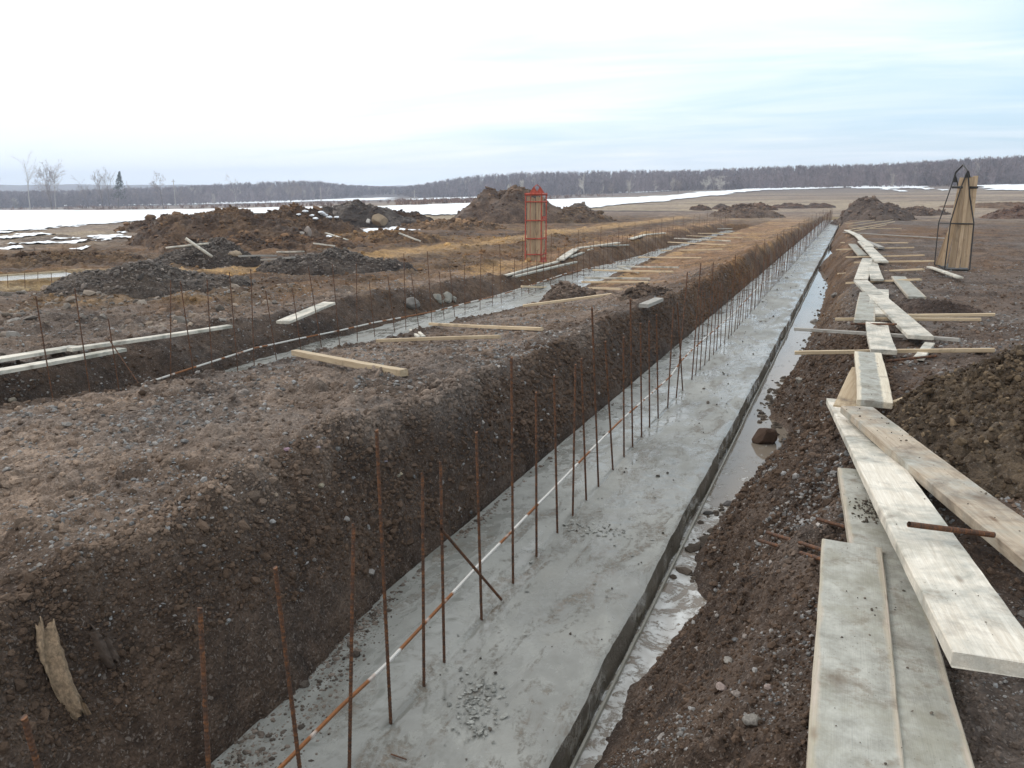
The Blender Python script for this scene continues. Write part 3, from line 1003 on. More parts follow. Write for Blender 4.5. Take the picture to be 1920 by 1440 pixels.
for i, (x_, y_, w_, h_, lb) in enumerate([(1313, 394, 34, 8, 'small reddish soil hump, leftmost of those in the dry field beyond the bank'), (1352, 393, 36, 9, 'second small reddish hump in the dry field, left of the rounded brown heap'),
                                         (1430, 394, 50, 10, 'reddish hump just right of the rounded brown heap'), (1482, 391, 66, 10, 'long low reddish hump in the field left of the footing end'),
                                         (1535, 390, 52, 10, 'reddish hump in the field just left of the broad peaked heap')]):
    heap_px('earth_heap', lb, (x_, y_), w_, h_, depth=3, col=(.15, .085, .055), col2=(.12, .08, .06), lump=.16, ls=1.6, seed=30 + i, res=60, group='small earth humps in the far field')
heap('clod_heap', 'big heap of loose dark crumbly clods at the right edge beside the planks', (2.0, 6.45), 1.80, 2.15, .46, col=(.068, .047, .032), col2=(.125, .090, .058), lump=.085, ls=9, seed=16, res=240, flat=.35)
heap_px('clod_heap', 'small dark clod pile on the mud beside the long slanting board', (1745, 590), 150, 26, depth=.5, col=(.09, .06, .045), col2=(.13, .09, .07), lump=.05, ls=9, seed=17, flat=.4)
heap_px('earth_heap', 'little pointed pile of dark soil burying the middle of a pale lath on the bank', (1062, 563), 105, 34, depth=.6, col=(.10, .07, .052), col2=(.15, .11, .085), lump=.05, ls=9, seed=18)
heap_px('earth_heap', 'flat dark soil pile on the bank beside the broken timber', (1205, 560), 100, 22, depth=.7, col=(.10, .07, .052), col2=(.14, .105, .08), lump=.06, ls=9, seed=19, flat=.6)

from mathutils.bvhtree import BVHTree
_tv = []; _tp = []
for o in list(bpy.data.objects):
    if o.name.startswith(('earth_heap', 'gravel_heap')):
        n0_ = len(_tv)
        _tv += [tuple(v.co) for v in o.data.vertices]
        pv = np.empty(len(o.data.polygons) * 4, np.int32); o.data.polygons.foreach_get('vertices', pv)
        _tp += (pv.reshape(-1, 4) + n0_).tolist()
HEAPS = BVHTree.FromPolygons(_tv, _tp)


def GH(px, py):
    """like G, but stopping on the heaps too"""
    g_ = G(px, py)
    o_ = Vector((0, 0, CAM_H))
    h_ = HEAPS.ray_cast(o_, Vector(ray(px, py)))
    if h_[0] is not None and (h_[0] - o_).length < (g_ - o_).length:
        return h_[0]
    return g_


# ------------------------------------------------------------------ loose stones
def ico():
    t_ = (1 + 5 ** .5) / 2
    v = np.array([(-1, t_, 0), (1, t_, 0), (-1, -t_, 0), (1, -t_, 0), (0, -1, t_), (0, 1, t_), (0, -1, -t_), (0, 1, -t_), (t_, 0, -1), (t_, 0, 1), (-t_, 0, -1), (-t_, 0, 1)], float)
    v /= np.linalg.norm(v[0])
    f = np.array([(0, 11, 5), (0, 5, 1), (0, 1, 7), (0, 7, 10), (0, 10, 11), (1, 5, 9), (5, 11, 4), (11, 10, 2), (10, 7, 6), (7, 1, 8), (3, 9, 4), (3, 4, 2), (3, 2, 6), (3, 6, 8), (3, 8, 9), (4, 9, 5), (2, 4, 11), (6, 2, 10), (8, 6, 7), (9, 8, 1)])
    return v, f


IV, IF = ico()


def scatter(name, P, size, cols, mat, label, cat, squash=(.35, .9), sink=.25, jit=.28, kind='stuff'):
    n = len(P)
    a = rng.uniform(0, 2 * np.pi, n)
    S = np.stack([size * rng.uniform(.7, 1.3, n), size * rng.uniform(.55, 1.0, n), size * rng.uniform(*squash, n)], -1)
    v = IV[None] * (1 + rng.uniform(-jit, jit, (n, 12, 1)))
    tilt = rng.uniform(-.5, .5, n)
    v = v * S[:, None, :]
    x = v[..., 0] * np.cos(tilt)[:, None] - v[..., 2] * np.sin(tilt)[:, None]
    z = v[..., 0] * np.sin(tilt)[:, None] + v[..., 2] * np.cos(tilt)[:, None]
    yv = v[..., 1]
    X = x * np.cos(a)[:, None] - yv * np.sin(a)[:, None] + P[:, 0:1]
    Y_ = x * np.sin(a)[:, None] + yv * np.cos(a)[:, None] + P[:, 1:2]
    Z = z + P[:, 2:3] + (S[:, 2] * (1 - 2 * sink))[:, None] * .5
    Vv = np.stack([X, Y_, Z], -1).reshape(-1, 3)
    F = (IF[None] + (np.arange(n) * 12)[:, None, None]).reshape(-1, 3)
    C = np.repeat(cols, 12, axis=0)
    return link(name, mesh_np(name, Vv, F, mat, False, C), label=label, cat=cat, kind=kind)


def rand_pts(n, dlo, dhi, a0=-58, a1=14, p=1.0):
    """random ground points, thinning out with distance"""
    D = dlo * (dhi / dlo) ** (rng.uniform(0, 1, n) ** p)
    A = np.radians(rng.uniform(a0, a1, n))
    return D * np.sin(A), D * np.cos(A)


GS = {}


def surf(X, Y):
    """height of the built ground mesh (bilinear)"""
    i = np.clip(np.searchsorted(YS, Y) - 1, 0, ny - 2); j = np.clip(np.searchsorted(XS, X) - 1, 0, nx - 2)
    fy = (Y - YS[i]) / (YS[i + 1] - YS[i]); fx = (X - XS[j]) / (XS[j + 1] - XS[j])
    return (ZZ[i, j] * (1 - fx) + ZZ[i, j + 1] * fx) * (1 - fy) + (ZZ[i + 1, j] * (1 - fx) + ZZ[i + 1, j + 1] * fx) * fy


def stone_cols(n, warm=.5):
    g = rng.uniform(.12, .36, n) * rng.uniform(.7, 1.05, n)
    w = rng.uniform(0, 1, n) * warm
    c = np.stack([g * (1 + .22 * w), g * (1 + .0 * w), g * (1 - .20 * w)], -1)
    pale = rng.uniform(0, 1, n) > .95
    c[pale] = c[pale] * 1.25
    return c


def is_soil(X, Y, marg=.0):
    return ~((X > -2.7 - marg) & (X < np.interp(Y, SH_Y, SH_X) + .05))


# gravel near the camera
X_, Y_ = rand_pts(66000, 1.7, 26, p=.8)
X_ = np.concatenate([X_, rng.uniform(-.9, .1, 9000)]); Y_ = np.concatenate([Y_, rng.uniform(1.6, 6.5, 9000)])
dens = .38 + 2.6 * fbm(X_ * 1.3, Y_ * 1.3, 501, 4)
topm = np.where((X_ < -2.6) & (X_ > -3.05), .35, 1.0)
ok = is_soil(X_, Y_) & (rng.uniform(0, 1, len(X_)) < np.clip(dens, .05, 1) * topm) & (surf(X_, Y_) > -.15)
X_, Y_ = X_[ok], Y_[ok]
D_ = np.hypot(X_, Y_)
sz = np.exp(rng.normal(math.log(.0055), .5, len(X_))) * np.clip(D_ / 3.4, .8, 2.4)
sz = np.clip(sz, .003, .028)
P_ = np.stack([X_, Y_, surf(X_, Y_)], -1)
scatter('gravel', P_, sz, stone_cols(len(X_)), STONE, 'loose grey and tan pebbles strewn over the soil', 'gravel')

# crumbs of dark soil on the banks
X_, Y_ = rand_pts(30000, 1.7, 20, p=.8)
X2 = rng.uniform(-1.0, .5, 14000); Y2 = rng.uniform(1.8, 12, 14000)
X_ = np.concatenate([X_, X2]); Y_ = np.concatenate([Y_, Y2])
X3 = rng.uniform(-3.15, -2.66, 18000); Y3 = 1.5 * (26 / 1.5) ** rng.uniform(0, 1, 18000)
X_ = np.concatenate([X_, X3]); Y_ = np.concatenate([Y_, Y3])
ok = is_soil(X_, Y_) & (surf(X_, Y_) > -.13)
X_, Y_ = X_[ok], Y_[ok]
D_ = np.hypot(X_, Y_)
sz = np.clip(np.exp(rng.normal(math.log(.0068), .5, len(X_))) * np.clip(D_ / 3.5, .7, 2.2), .003, .035)
base = earth_colour(X_[None], Y_[None], surf(X_, Y_)[None])[0]
cl = base * rng.uniform(.65, 1.15, (len(X_), 1))
scatter('soil_crumbs', np.stack([X_, Y_, surf(X_, Y_)], -1), sz, cl, CLOD, 'small crumbs of dark soil covering the trench banks', 'soil', squash=(.6, 1.0), jit=.35)

# bigger clods on the field left of the second trench
X_ = rng.uniform(-26, -9.3, 9000); Y_ = rng.uniform(5, 40, 9000)
ok = (fbm(X_ * .8, Y_ * .8, 511, 3) > .02)
X_, Y_ = X_[ok], Y_[ok]
sz = np.clip(np.exp(rng.normal(math.log(.035), .5, len(X_))), .01, .14)
base = earth_colour(X_[None], Y_[None], surf(X_, Y_)[None])[0]
scatter('field_clods', np.stack([X_, Y_, surf(X_, Y_)], -1), sz, base * rng.uniform(.6, 1.35, (len(X_), 1)), CLOD, 'brown clods lying on the churned field left of the second trench', 'soil', squash=(.4, .8), jit=.35)

# broken blocks thrown up along the second trench
X_ = rng.uniform(-17, -9.2, 1500); Y_ = rng.uniform(4, 15, 1500)
ok = (fbm(X_ * .6, Y_ * .6, 521, 3) > .0) & (X_ > -9.2 - 1.0 * (Y_ - 2))
X_, Y_ = X_[ok], Y_[ok]
sz = np.clip(np.exp(rng.normal(math.log(.045), .45, len(X_))), .02, .14)
scatter('broken_blocks', np.stack([X_, Y_, surf(X_, Y_)], -1), sz, stone_cols(len(X_), .9) * np.array([.95, .85, .75]), STONE, 'tan and grey broken blocks of stone strewn left of the second trench', 'rubble', squash=(.3, .7))

# broken rock on the dark gravel heaps
for nm in ('gravel_heap', 'gravel_heap.001', 'gravel_heap.002'):
    gh = bpy.data.objects[nm]
    vv = np.empty(len(gh.data.vertices) * 3, np.float32); gh.data.vertices.foreach_get('co', vv); vv = vv.reshape(-1, 3)
    sel = rng.choice(len(vv), 4200)
    sz = np.clip(np.exp(rng.normal(math.log(.022), .5, len(sel))), .01, .09)
    g = rng.uniform(.06, .16, len(sel)) * np.where(rng.uniform(0, 1, len(sel)) > .93, 2.2, 1)
    scatter('heap_rubble', vv[sel], sz, np.stack([g * 1.12, g * .92, g * .78], -1), STONE, 'broken dark rock and clods covering a dark gravel heap', 'rubble', squash=(.4, .9))

# clods and stones over the brown mounds
Vb = []
Cb = []
for o in bpy.data.objects:
    if o.name.startswith('earth_heap') and math.hypot(*o.data.vertices[0].co[:2]) < 110:
        vv = np.empty(len(o.data.vertices) * 3, np.float32); o.data.vertices.foreach_get('co', vv); vv = vv.reshape(-1, 3)
        cc = np.empty(len(vv) * 4, np.float32); o.data.color_attributes['Col'].data.foreach_get('color', cc); cc = cc.reshape(-1, 4)[:, :3]
        sel = rng.choice(len(vv), 900)
        Vb.append(vv[sel]); Cb.append(cc[sel])
Vb = np.concatenate(Vb); Cb = np.concatenate(Cb)
sz = np.clip(np.exp(rng.normal(math.log(.045), .55, len(Vb))), .015, .22) * np.clip(np.hypot(Vb[:, 0], Vb[:, 1]) / 35, .4, 1.5)
scatter('mound_clods', Vb, sz, Cb * rng.uniform(.6, 1.5, (len(Vb), 1)), CLOD, 'brown clods lying over the spoil mounds', 'soil', squash=(.4, .8), jit=.35)

# scraps of set concrete on the footing
n = 420
a1_ = rng.normal(0, 1, (n, 2))
cx_, cy_ = PZ(895, 1325, 0).x, PZ(895, 1325, 0).y
ang = rng.uniform(0, 1, n)
X_ = cx_ + .34 * (ang - .5) * .6 + .06 * a1_[:, 0]; Y_ = cy_ - .42 * (ang - .5) + .05 * a1_[:, 1]
q = PZ(1090, 990, 0); k = 150
X_[:k] = q.x + .22 * a1_[:k, 0]; Y_[:k] = q.y + .09 * a1_[:k, 1]
X_[k:k + 90] = rng.uniform(-2.55, -1.2, 90); Y_[k:k + 90] = rng.uniform(2.6, 12, 90)
ok = (X_ > -2.6) & (X_ < -1.15)
X_, Y_ = X_[ok], Y_[ok]
sz = np.clip(np.exp(rng.normal(math.log(.009), .5, len(X_))), .003, .022)
g = rng.uniform(.16, .36, len(X_))
scatter('concrete_crumbs', np.stack([X_, Y_, X_ * 0 + .004], -1), sz, np.stack([g, g * 1.0, g * .92], -1), STONE, 'pale flakes of set concrete scattered on the footing', 'rubble', squash=(.12, .3), sink=.1)
# soil crumbs fallen on the slab near its left edge
n = 5200
Y_ = 2.2 + rng.exponential(1.6, n); X_ = -2.62 + np.abs(rng.normal(0, .10, n)) * np.clip(4.6 - Y_, .35, 2.4)
ok = X_ < -1.6
X_, Y_ = X_[ok], Y_[ok]
sz = np.clip(np.exp(rng.normal(math.log(.0055), .55, len(X_))), .002, .03)
cc = np.stack([rng.uniform(.06, .2, len(X_))] * 3, -1) * np.array([1.1, .9, .75])
scatter('fallen_soil', np.stack([X_, Y_, X_ * 0 + .002], -1), sz, cc, CLOD, 'crumbs of soil fallen onto the left side of the footing', 'soil', squash=(.4, .8), sink=.1)
n = 380
Y_ = rng.uniform(2.4, 30, n); X_ = rng.uniform(-2.6, -1.1, n)
sz = np.clip(np.exp(rng.normal(math.log(.004), .6, n)), .002, .016) * np.clip(Y_ / 5, 1, 2)
cc = np.stack([rng.uniform(.04, .13, n)] * 3, -1) * np.array([1.1, .95, .8])
scatter('dirt_specks', np.stack([X_, Y_, X_ * 0 + .003], -1), sz, cc, CLOD, 'dark specks of dirt dotting the top of the main footing', 'soil', squash=(.4, .8), sink=.1)
# stony clods on the big heap
hp = bpy.data.objects.get('clod_heap')
vv = np.empty(len(hp.data.vertices) * 3, np.float32); hp.data.vertices.foreach_get('co', vv); vv = vv.reshape(-1, 3)
ro = np.hypot((vv[:, 0] - 2.0) / 1.80, (vv[:, 1] - 6.45) / 2.15)
sel = np.nonzero(ro < 1.08)[0]
sel = rng.choice(sel, 21000)
sz = np.clip(np.exp(rng.normal(math.log(.0125), .45, len(sel))), .005, .04)
t_ = rng.uniform(0, 1, (len(sel), 1)) ** 2.4
cc = (np.array([.055, .038, .025]) * (1 - t_) + np.array([.19, .138, .088]) * t_) * rng.uniform(.8, 1.2, (len(sel), 1))
scatter('heap_crumbs', vv[sel] + rng.normal(0, .012, (len(sel), 3)), sz, cc, CLOD, 'loose crumbly clods covering the heap at the right edge', 'soil', squash=(.6, 1.0), jit=.35)


def rock(name, label, p, s, col, cat='stone', seed=0, squash=.7, mat=None, group=None, sink=.3):
    r_ = np.random.default_rng(seed)
    import bmesh
    bm = bmesh.new()
    bmesh.ops.create_icosphere(bm, subdivisions=4, radius=1)
    v = np.array([w.co[:] for w in bm.verts]); f = np.array([[w.index for w in q.verts] for q in bm.faces])
    bm.free()
    d = 1 + .35 * fbm(v[:, 0] * 1.3 + seed, v[:, 1] * 1.3 + v[:, 2] * 1.1, 600 + seed, 4)
    for _ in range(7):
        nrm = r_.normal(0, 1, 3); nrm /= np.linalg.norm(nrm)
        k_ = v @ nrm
        d = np.where(k_ * d > .72, .72 / np.maximum(k_, .01), d)
    v = v * d[:, None] * np.array([s[0], s[1], s[2] if len(s) > 2 else s[0] * squash])
    c_ = np.tile(np.array(col), (len(v), 1)) * (1 + .3 * fbm(v[:, 0] * 9 / s[0] * .2, v[:, 1] * 9 / s[0] * .2, 610 + seed, 3))[:, None]
    me = mesh_np(name, v, f, mat or STONE, False, c_)
    o = link(name, me, label=label, cat=cat, group=group)
    o.location = (p[0], p[1], p[2] + (s[2] if len(s) > 2 else s[0] * squash) * (1 - 2 * sink))
    o.rotation_euler = (0, 0, r_.uniform(0, 6))
    return o


def rock_px(name, label, px, py, wpx, col, hk=.7, **kw):
    g_ = kw.pop('at', None) or GH(px, py)
    s_ = (g_ - Vector((0, 0, CAM_H))).length / FPX * wpx / 2
    return rock(name, label, g_, (s_, s_ * .85, s_ * hk), col, **kw)


rock_px('rock', 'brown lump of soil and rock standing in the puddle', 1432, 828, 50, (.085, .055, .04), hk=.75, at=PZ(1432, 832, -.22), seed=1, mat=CLOD, sink=.15)
rock_px('rock', 'brown angular stone lying by the lower edge of the clod heap', 1738, 845, 52, (.17, .125, .085), hk=.6, seed=2)
rock_px('rock', 'rounded pinkish grey cobble on the near middle bank', 457, 742, 24, (.25, .215, .19), seed=3)
rock_px('rock', 'pale blue grey flat cobble on the near middle bank', 372, 744, 26, (.24, .26, .27), hk=.4, seed=4)
rock_px('rock', 'grey boulder stuck in the far wall of the second trench', 772, 576, 34, (.16, .145, .13), seed=5)
for i, (x_, y_, w_, lb) in enumerate([(819, 562, 24, 'greenish grey broken stone, topmost of the pile by the second trench'), (824, 568, 18, 'grey angular stone in the middle of the stone pile by the second trench'), (840, 560, 26, 'long tilted grey stone in the pile by the second trench'),
                                     (838, 566, 16, 'pale grey wedge of stone low in the pile by the second trench'), (850, 563, 18, 'grey stone at the right end of the stone pile')]):
    rock_px('rock', lb, x_, y_, w_, (.23, .22, .19), seed=10 + i, group='stones piled on the left edge of the second trench')
rock_px('boulder', 'big tan boulder sitting in the dark turf ridge', 710, 420, 34, (.27, .20, .13), seed=20, hk=.75)
rock_px('boulder', 'white block leaning beside the tan boulder', 691, 418, 11, (.62, .58, .54), seed=21, hk=.9)
rock_px('boulder', 'pale stone pointing up on the brown field, right of the peaked mound', 577, 441, 15, (.36, .30, .26), seed=22, hk=1.7)
rock_px('boulder', 'low pale stone lying against the pointed stone', 566, 440, 14, (.40, .35, .31), seed=23, hk=.6)
rock_px('boulder', 'yellowish stone behind the gravel heap near two grey boards', 440, 480, 24, (.34, .26, .18), seed=24, hk=.6)
rock_px('rock', 'squarish tan stone at the left edge of the picture', 12, 637, 26, (.24, .19, .15), seed=25, hk=.8)
rock_px('rock', 'small flat tan stone on the soil at the foot of the left wall', 24, 752, 14, (.28, .24, .19), seed=26)
rock_px('rock', 'pale blocky stone left of the stacked boards', 262, 620, 18, (.23, .19, .15), seed=27, hk=.6)
rock_px('rock', 'pale grey stone on the bank beside the wide puddle', 1500, 715, 16, (.27, .25, .22), seed=28)
rock_px('rock', 'flat grey stone half way up the bank beside the puddle', 1565, 556, 15, (.25, .23, .21), seed=29)
rock_px('rock', 'grey stone on the right shore where the wide puddle begins', 1526, 606, 14, (.2, .18, .16), seed=31)
rock_px('rock', 'flat dark stone lying in the shallow water', 1362, 945, 24, (.09, .08, .075), hk=.3, at=PZ(1366, 946, -.20), seed=32)
rock_px('rock', 'small black stone in the water beside the footing', 1328, 962, 18, (.06, .055, .05), hk=.35, at=PZ(1328, 963, -.20), seed=33)
rock_px('rock', 'flat grey slab of stone on the near middle bank', 447, 821, 66, (.22, .165, .125), hk=.14, seed=34)
for i, (x_, y_, w_) in enumerate([(1410, 1355, 34), (1380, 1302, 20), (1352, 1290, 22), (1365, 1240, 18), (1398, 1195, 16), (1440, 1290, 16), (1345, 1415, 26), (1406, 1180, 15)]):
    rock_px('rock', 'grey pebble bigger than its neighbours on the near slope between puddle and planks', x_, y_, w_, (.24 + .02 * (i % 3), .22, .195), hk=.55, seed=40 + i, group='larger pebbles on the near right bank')
for i in range(26):
    x_ = random.uniform(40, 760); y_ = random.uniform(800, 1010) - x_ * .12
    rock_px('rock', 'small stone larger than its neighbours on top of the near middle bank', x_, y_, random.uniform(9, 17), tuple(random.uniform(.8, 1.2) * c_ for c_ in (.26, .225, .19)), hk=.5, seed=60 + i, group='larger pebbles on the near middle bank')

# ------------------------------------------------------------------ reinforcing bars
def bar_mesh(L, r, ribs, n=8):
    Vv = []; Ff = []
    st = .011 if ribs else L / 10
    m_ = max(2, int(L / st))
    for k in range(m_ + 1):
        z = L * k / m_
        rr = r * (1.13 if (ribs and k % 2 == 0) else .93)
        for j in range(n):
            a = 2 * math.pi * j / n
            # ribs run at a slant round the bar
            Vv.append((rr * math.cos(a), rr * math.sin(a), z + (.004 * math.sin(a) if ribs else 0)))
    for k in range(m_):
        for j in range(n):
            a = k * n + j; b = k * n + (j + 1) % n
            Ff.append((a, b, b + n, a + n))
    me = bpy.data.meshes.new('rebar')
    Ff.append(tuple(m_ * n + j for j in range(n)))
    me.from_pydata(Vv, [], Ff)
    me.materials.append(RUST)
    me.update()
    return me


BAR_N = bar_mesh(1.7, .0085, True)
BAR_F = bar_mesh(1.7, .008, False, 6)
ORD = ['first', 'second', 'third', 'fourth', 'fifth', 'sixth', 'seventh', 'eighth', 'ninth', 'tenth', 'eleventh', 'twelfth', 'thirteenth', 'fourteenth', 'fifteenth', 'sixteenth', 'seventeenth', 'eighteenth', 'nineteenth', 'twentieth', 'twenty-first', 'twenty-second', 'twenty-third', 'twenty-fourth', 'twenty-fifth']
protoN = bpy.data.objects.new('rebar', BAR_N)
protoF = bpy.data.objects.new('rebar', BAR_F)


def put_bar(a, b, label, group, near=True, cat='rebar'):
    o = (protoN if near else protoF).copy()
    COL.objects.link(o)
    a = Vector(a); b = Vector(b)
    v = b - a
    o.rotation_mode = 'QUATERNION'
    o.rotation_quaternion = v.to_track_quat('Z', 'Y')
    o.location = a
    o.scale = (1, 1, v.length / 1.7)
    return tag(o, label, cat, group)


def up_bar(top, low, X, zlow=-.04):
    """bar in the upright plane x = X through two photo points"""
    T = PX(*top, X); L_ = PX(*low, X)
    k = (T.z - zlow) / (T.z - L_.z)
    return T + (L_ - T) * k, T


GM = 'rusty bars standing in the main footing'
near_bars = [((45, 1345), (72, 1440)), ((375, 1140), (391, 1440)), ((516, 1064), (562, 1440)), ((663, 982), (655, 1440)), ((706, 806), (733, 1360)), ((792, 886), (795, 1295)), ((826, 866), (833, 1245)),
             ((893, 810), (903, 1165)), ((959, 670), (962, 1093)), ((1005, 735), (1006, 1043)), ((1039, 705), (1045, 995)), ((1079, 683), (1074, 961)), ((1090, 672), (1099, 931)), ((1110, 577), (1122, 908)),
             ((1135, 640), (1149, 879)), ((1169, 632), (1170, 851)), ((1182, 560), (1186, 834)), ((1201, 606), (1203, 815)), ((1217, 602), (1218, 797)), ((1231, 590), (1234, 781)), ((1263, 575), (1252, 761)),
             ((1289, 511), (1268, 745)), ((1270, 568), (1280, 732)), ((1314, 494), (1297, 714))]
lastY = 0
for i, (t_, l_) in enumerate(near_bars):
    a, b = up_bar(t_, l_, -1.93)
    hgt = 'tall' if b.z > 1.4 else 'shorter'
    put_bar(a, b, '%s rusty ribbed bar of the main footing, %s counted from the near left end' % (hgt, ORD[i]), GM)
    lastY = max(lastY, a.y)
y = lastY + .32
i = 0
while y < 84:
    hh = 1.58 if i % 5 == 2 else random.uniform(1.15, 1.28)
    if y > 14: hh = 1.5 if i % 7 == 2 else random.uniform(.95, 1.2)
    x0 = -1.93 - .004 * (y - 10)* 0 + random.uniform(-.012, .012)
    put_bar((x0, y, -.04), (x0 + random.gauss(0, .025), y + random.gauss(0, .04), hh), 'slender rusty bar in the dense receding row along the far length of the main footing', GM, near=False)
    y += random.uniform(.36, .46) if y < 30 else random.uniform(.5, .64)
    i += 1
print('main bars', i + len(near_bars))

GS2 = 'rusty bars standing in the second footing'
row2 = [((67, 555), (92, 705)), ((140, 540), (162, 690)), ((203, 598), (217, 690)), ((320, 525), (320, 690)), ((338, 527), (358, 665)), ((388, 523), (396, 660)), ((430, 510), (442, 650)), ((470, 505), (475, 640)),
        ((498, 545), (513, 640)), ((548, 540), (560, 625)), ((578, 500), (603, 652)), ((623, 495), (637, 650)), ((668, 492), (670, 643)), ((692, 525), (703, 632)), ((727, 517), (740, 623)), ((757, 475), (761, 616)),
        ((771, 512), (785, 613)), ((801, 471), (810, 607)), ((823, 508), (833, 600)), ((843, 499), (853, 596)), ((871, 497), (872, 588)), ((902, 463), (900, 583)), ((925, 493), (923, 575)), ((937, 458), (940, 570))]


def x2(Y):
    return float(np.interp(Y, [8, 10, 12, 14, 17, 21, 60], [-8.3, -8.28, -8.0, -7.82, -7.68, -7.8, -7.85]))


for i, (t_, l_) in enumerate(row2):
    X0 = -8.3
    for _ in range(4):
        X0 = x2(PX(*l_, X0).y)
    a, b = up_bar(t_, l_, X0)
    b.x += .0
    put_bar(a, b, 'thin rusty bar of the second footing, %s counted from the left edge of the picture' % ORD[i], GS2, near=False)
    ly = a.y
y = 18.6; i = 0
while y < 58:
    hh = 1.5 if i % 4 == 1 else random.uniform(1.0, 1.15)
    x0 = x2(y)
    put_bar((x0, y, -.04), (x0 + random.gauss(0, .03), y + random.gauss(0, .05), hh), 'thin rusty bar in the far half of the second row, beyond the red crate', GS2, near=False)
    y += random.uniform(.5, .72); i += 1
print('row2 bars', i)

# loose bar leaning across the main row, and its twin by the left trench
put_bar(PX(827, 992, -1.90), PZ(940, 1124, .01), 'rusty bar leaning slantwise between two standing bars of the main footing', GM)
put_bar(PX(202, 633, -8.2), PX(262, 722, -7.7), 'thin rusty bar leaning slantwise in the second trench near the left', GS2, near=False)


def rail(name, px, Xf, r, label, z0=None):
    pts = []
    for p in px:
        X0 = Xf(10) if callable(Xf) else Xf
        for _ in range(4):
            q = PX(*p, X0)
            X0 = Xf(q.y) if callable(Xf) else Xf
        pts.append(PX(*p, X0 - .02))
    out = []
    for a, b in zip(pts[:-1], pts[1:]):
        m_ = max(1, int((b - a).length / .25))
        for k in range(m_):
            out.append(a + (b - a) * k / m_)
    out.append(pts[-1])
    mb = MB(); mb.tube(out, r, 8)
    return mb, out


mb, rail1 = rail('rail', [(522, 1443), (640, 1324), (725, 1245), (835, 1127), (897, 1060), (961, 995), (1007, 947), (1046, 908), (1110, 842), (1160, 792), (1257, 706)], -1.95, .009, '')
e = rail1[-1]
st = Vector(rail1[0]); d0 = (Vector(rail1[0]) - Vector(rail1[4])).normalized()
pts = [st + d0 * .9, ] + rail1 + [Vector((-1.95, yy, .40 + .03 * math.sin(yy * .7))) for yy in np.arange(e.y + .6, 84, .8)]
mb = MB(); mb.tube(pts, .0095, 8)
mb.build('tie_rail', RUSTW, label='long horizontal bar with white and rust bands tied behind the main row of bars', cat='rebar')
mb, rail2 = rail('rail', [(256, 724), (354, 692), (480, 652), (510, 646), (560, 635), (640, 619), (700, 605), (760, 594), (823, 582), (875, 568), (945, 551), (1000, 533), (1060, 513), (1110, 502), (1150, 494), (1200, 481), (1237, 466)], x2, .011, '')
mb = MB(); mb.tube(rail2, .013, 6)
mb.build('tie_rail', RUSTW, label='long horizontal bar with white and rust bands running along the second trench', cat='rebar')

# ------------------------------------------------------------------ boards and laths
def board_mesh(L, w, t, seed=0, warp=.01, chew=0.0):
    """a sawn board along local x: rounded arrises, slight bow, uneven ends"""
    r_ = random.Random(seed)
    n = max(6, int(L / .12))
    c = min(.004, t * .15)
    prof = [(-w / 2, c), (-w / 2, t - c), (-w / 2 + c, t), (-w / 6, t + .0005), (w / 6, t + .0005), (w / 2 - c, t), (w / 2, t - c), (w / 2, c), (w / 2 - c, 0), (-w / 2 + c, 0)]
    ph = r_.uniform(0, 6); wz = r_.uniform(-warp, warp)
    Vv = []; Ff = []; m_ = len(prof)
    for k in range(n + 1):
        u = k / n; x = (u - .5) * L
        bow = wz * math.sin(math.pi * u) ; sid = .004 * math.sin(ph + u * 5)
        for j, (py_, pz_) in enumerate(prof):
            jx = 0
            if k in (0, n):
                jx = r_.uniform(-.004, .004) + chew * r_.uniform(-1, 1)
            jy = r_.uniform(-.0012, .0012)
            Vv.append((x + jx, py_ + sid + jy, pz_ + bow + (jy if pz_ > c else 0)))
    for k in range(n):
        for j in range(m_):
            a = k * m_ + j; b = k * m_ + (j + 1) % m_
            Ff.append((a, a + m_, b + m_, b))
    Ff.append(tuple(range(m_))); Ff.append(tuple(reversed([n * m_ + j for j in range(m_)])))
    me = bpy.data.meshes.new('board')
    me.from_pydata(Vv, [], Ff); me.update()
    return me


BSEED = [0]


def board3(name, a, b, w, t, mat, label, cat='board', group=None, roll=0.0, warp=.01, parent=None, chew=0.0):
    """board with the middle of its underside running from a to b"""
    a = Vector(a); b = Vector(b)
    BSEED[0] += 1
    me = board_mesh((b - a).length, w, t, BSEED[0], warp, chew)
    me.materials.append(mat)
    o = link(name, me, parent, label, cat if parent is None else None, group)
    x = (b - a).normalized()
    y_ = Vector((0, 0, 1)).cross(x).normalized()
    z = x.cross(y_)
    M = Matrix((x, y_, z)).transposed().to_4x4() @ Matrix.Rotation(roll, 4, 'X')
    M.translation = (a + b) / 2
    o.matrix_world = M
    return o


def over(a, b, w=.1, lift=0.0):
    """rest height offset so that a straight board from a to b lies on the ground"""
    k = np.linspace(0.02, .98, 25)
    X = a[0] + (b[0] - a[0]) * k; Y = a[1] + (b[1] - a[1]) * k; Z = a[2] + (b[2] - a[2]) * k
    dz = surf(X, Y) - Z
    return float(np.percentile(dz, 82)) + lift


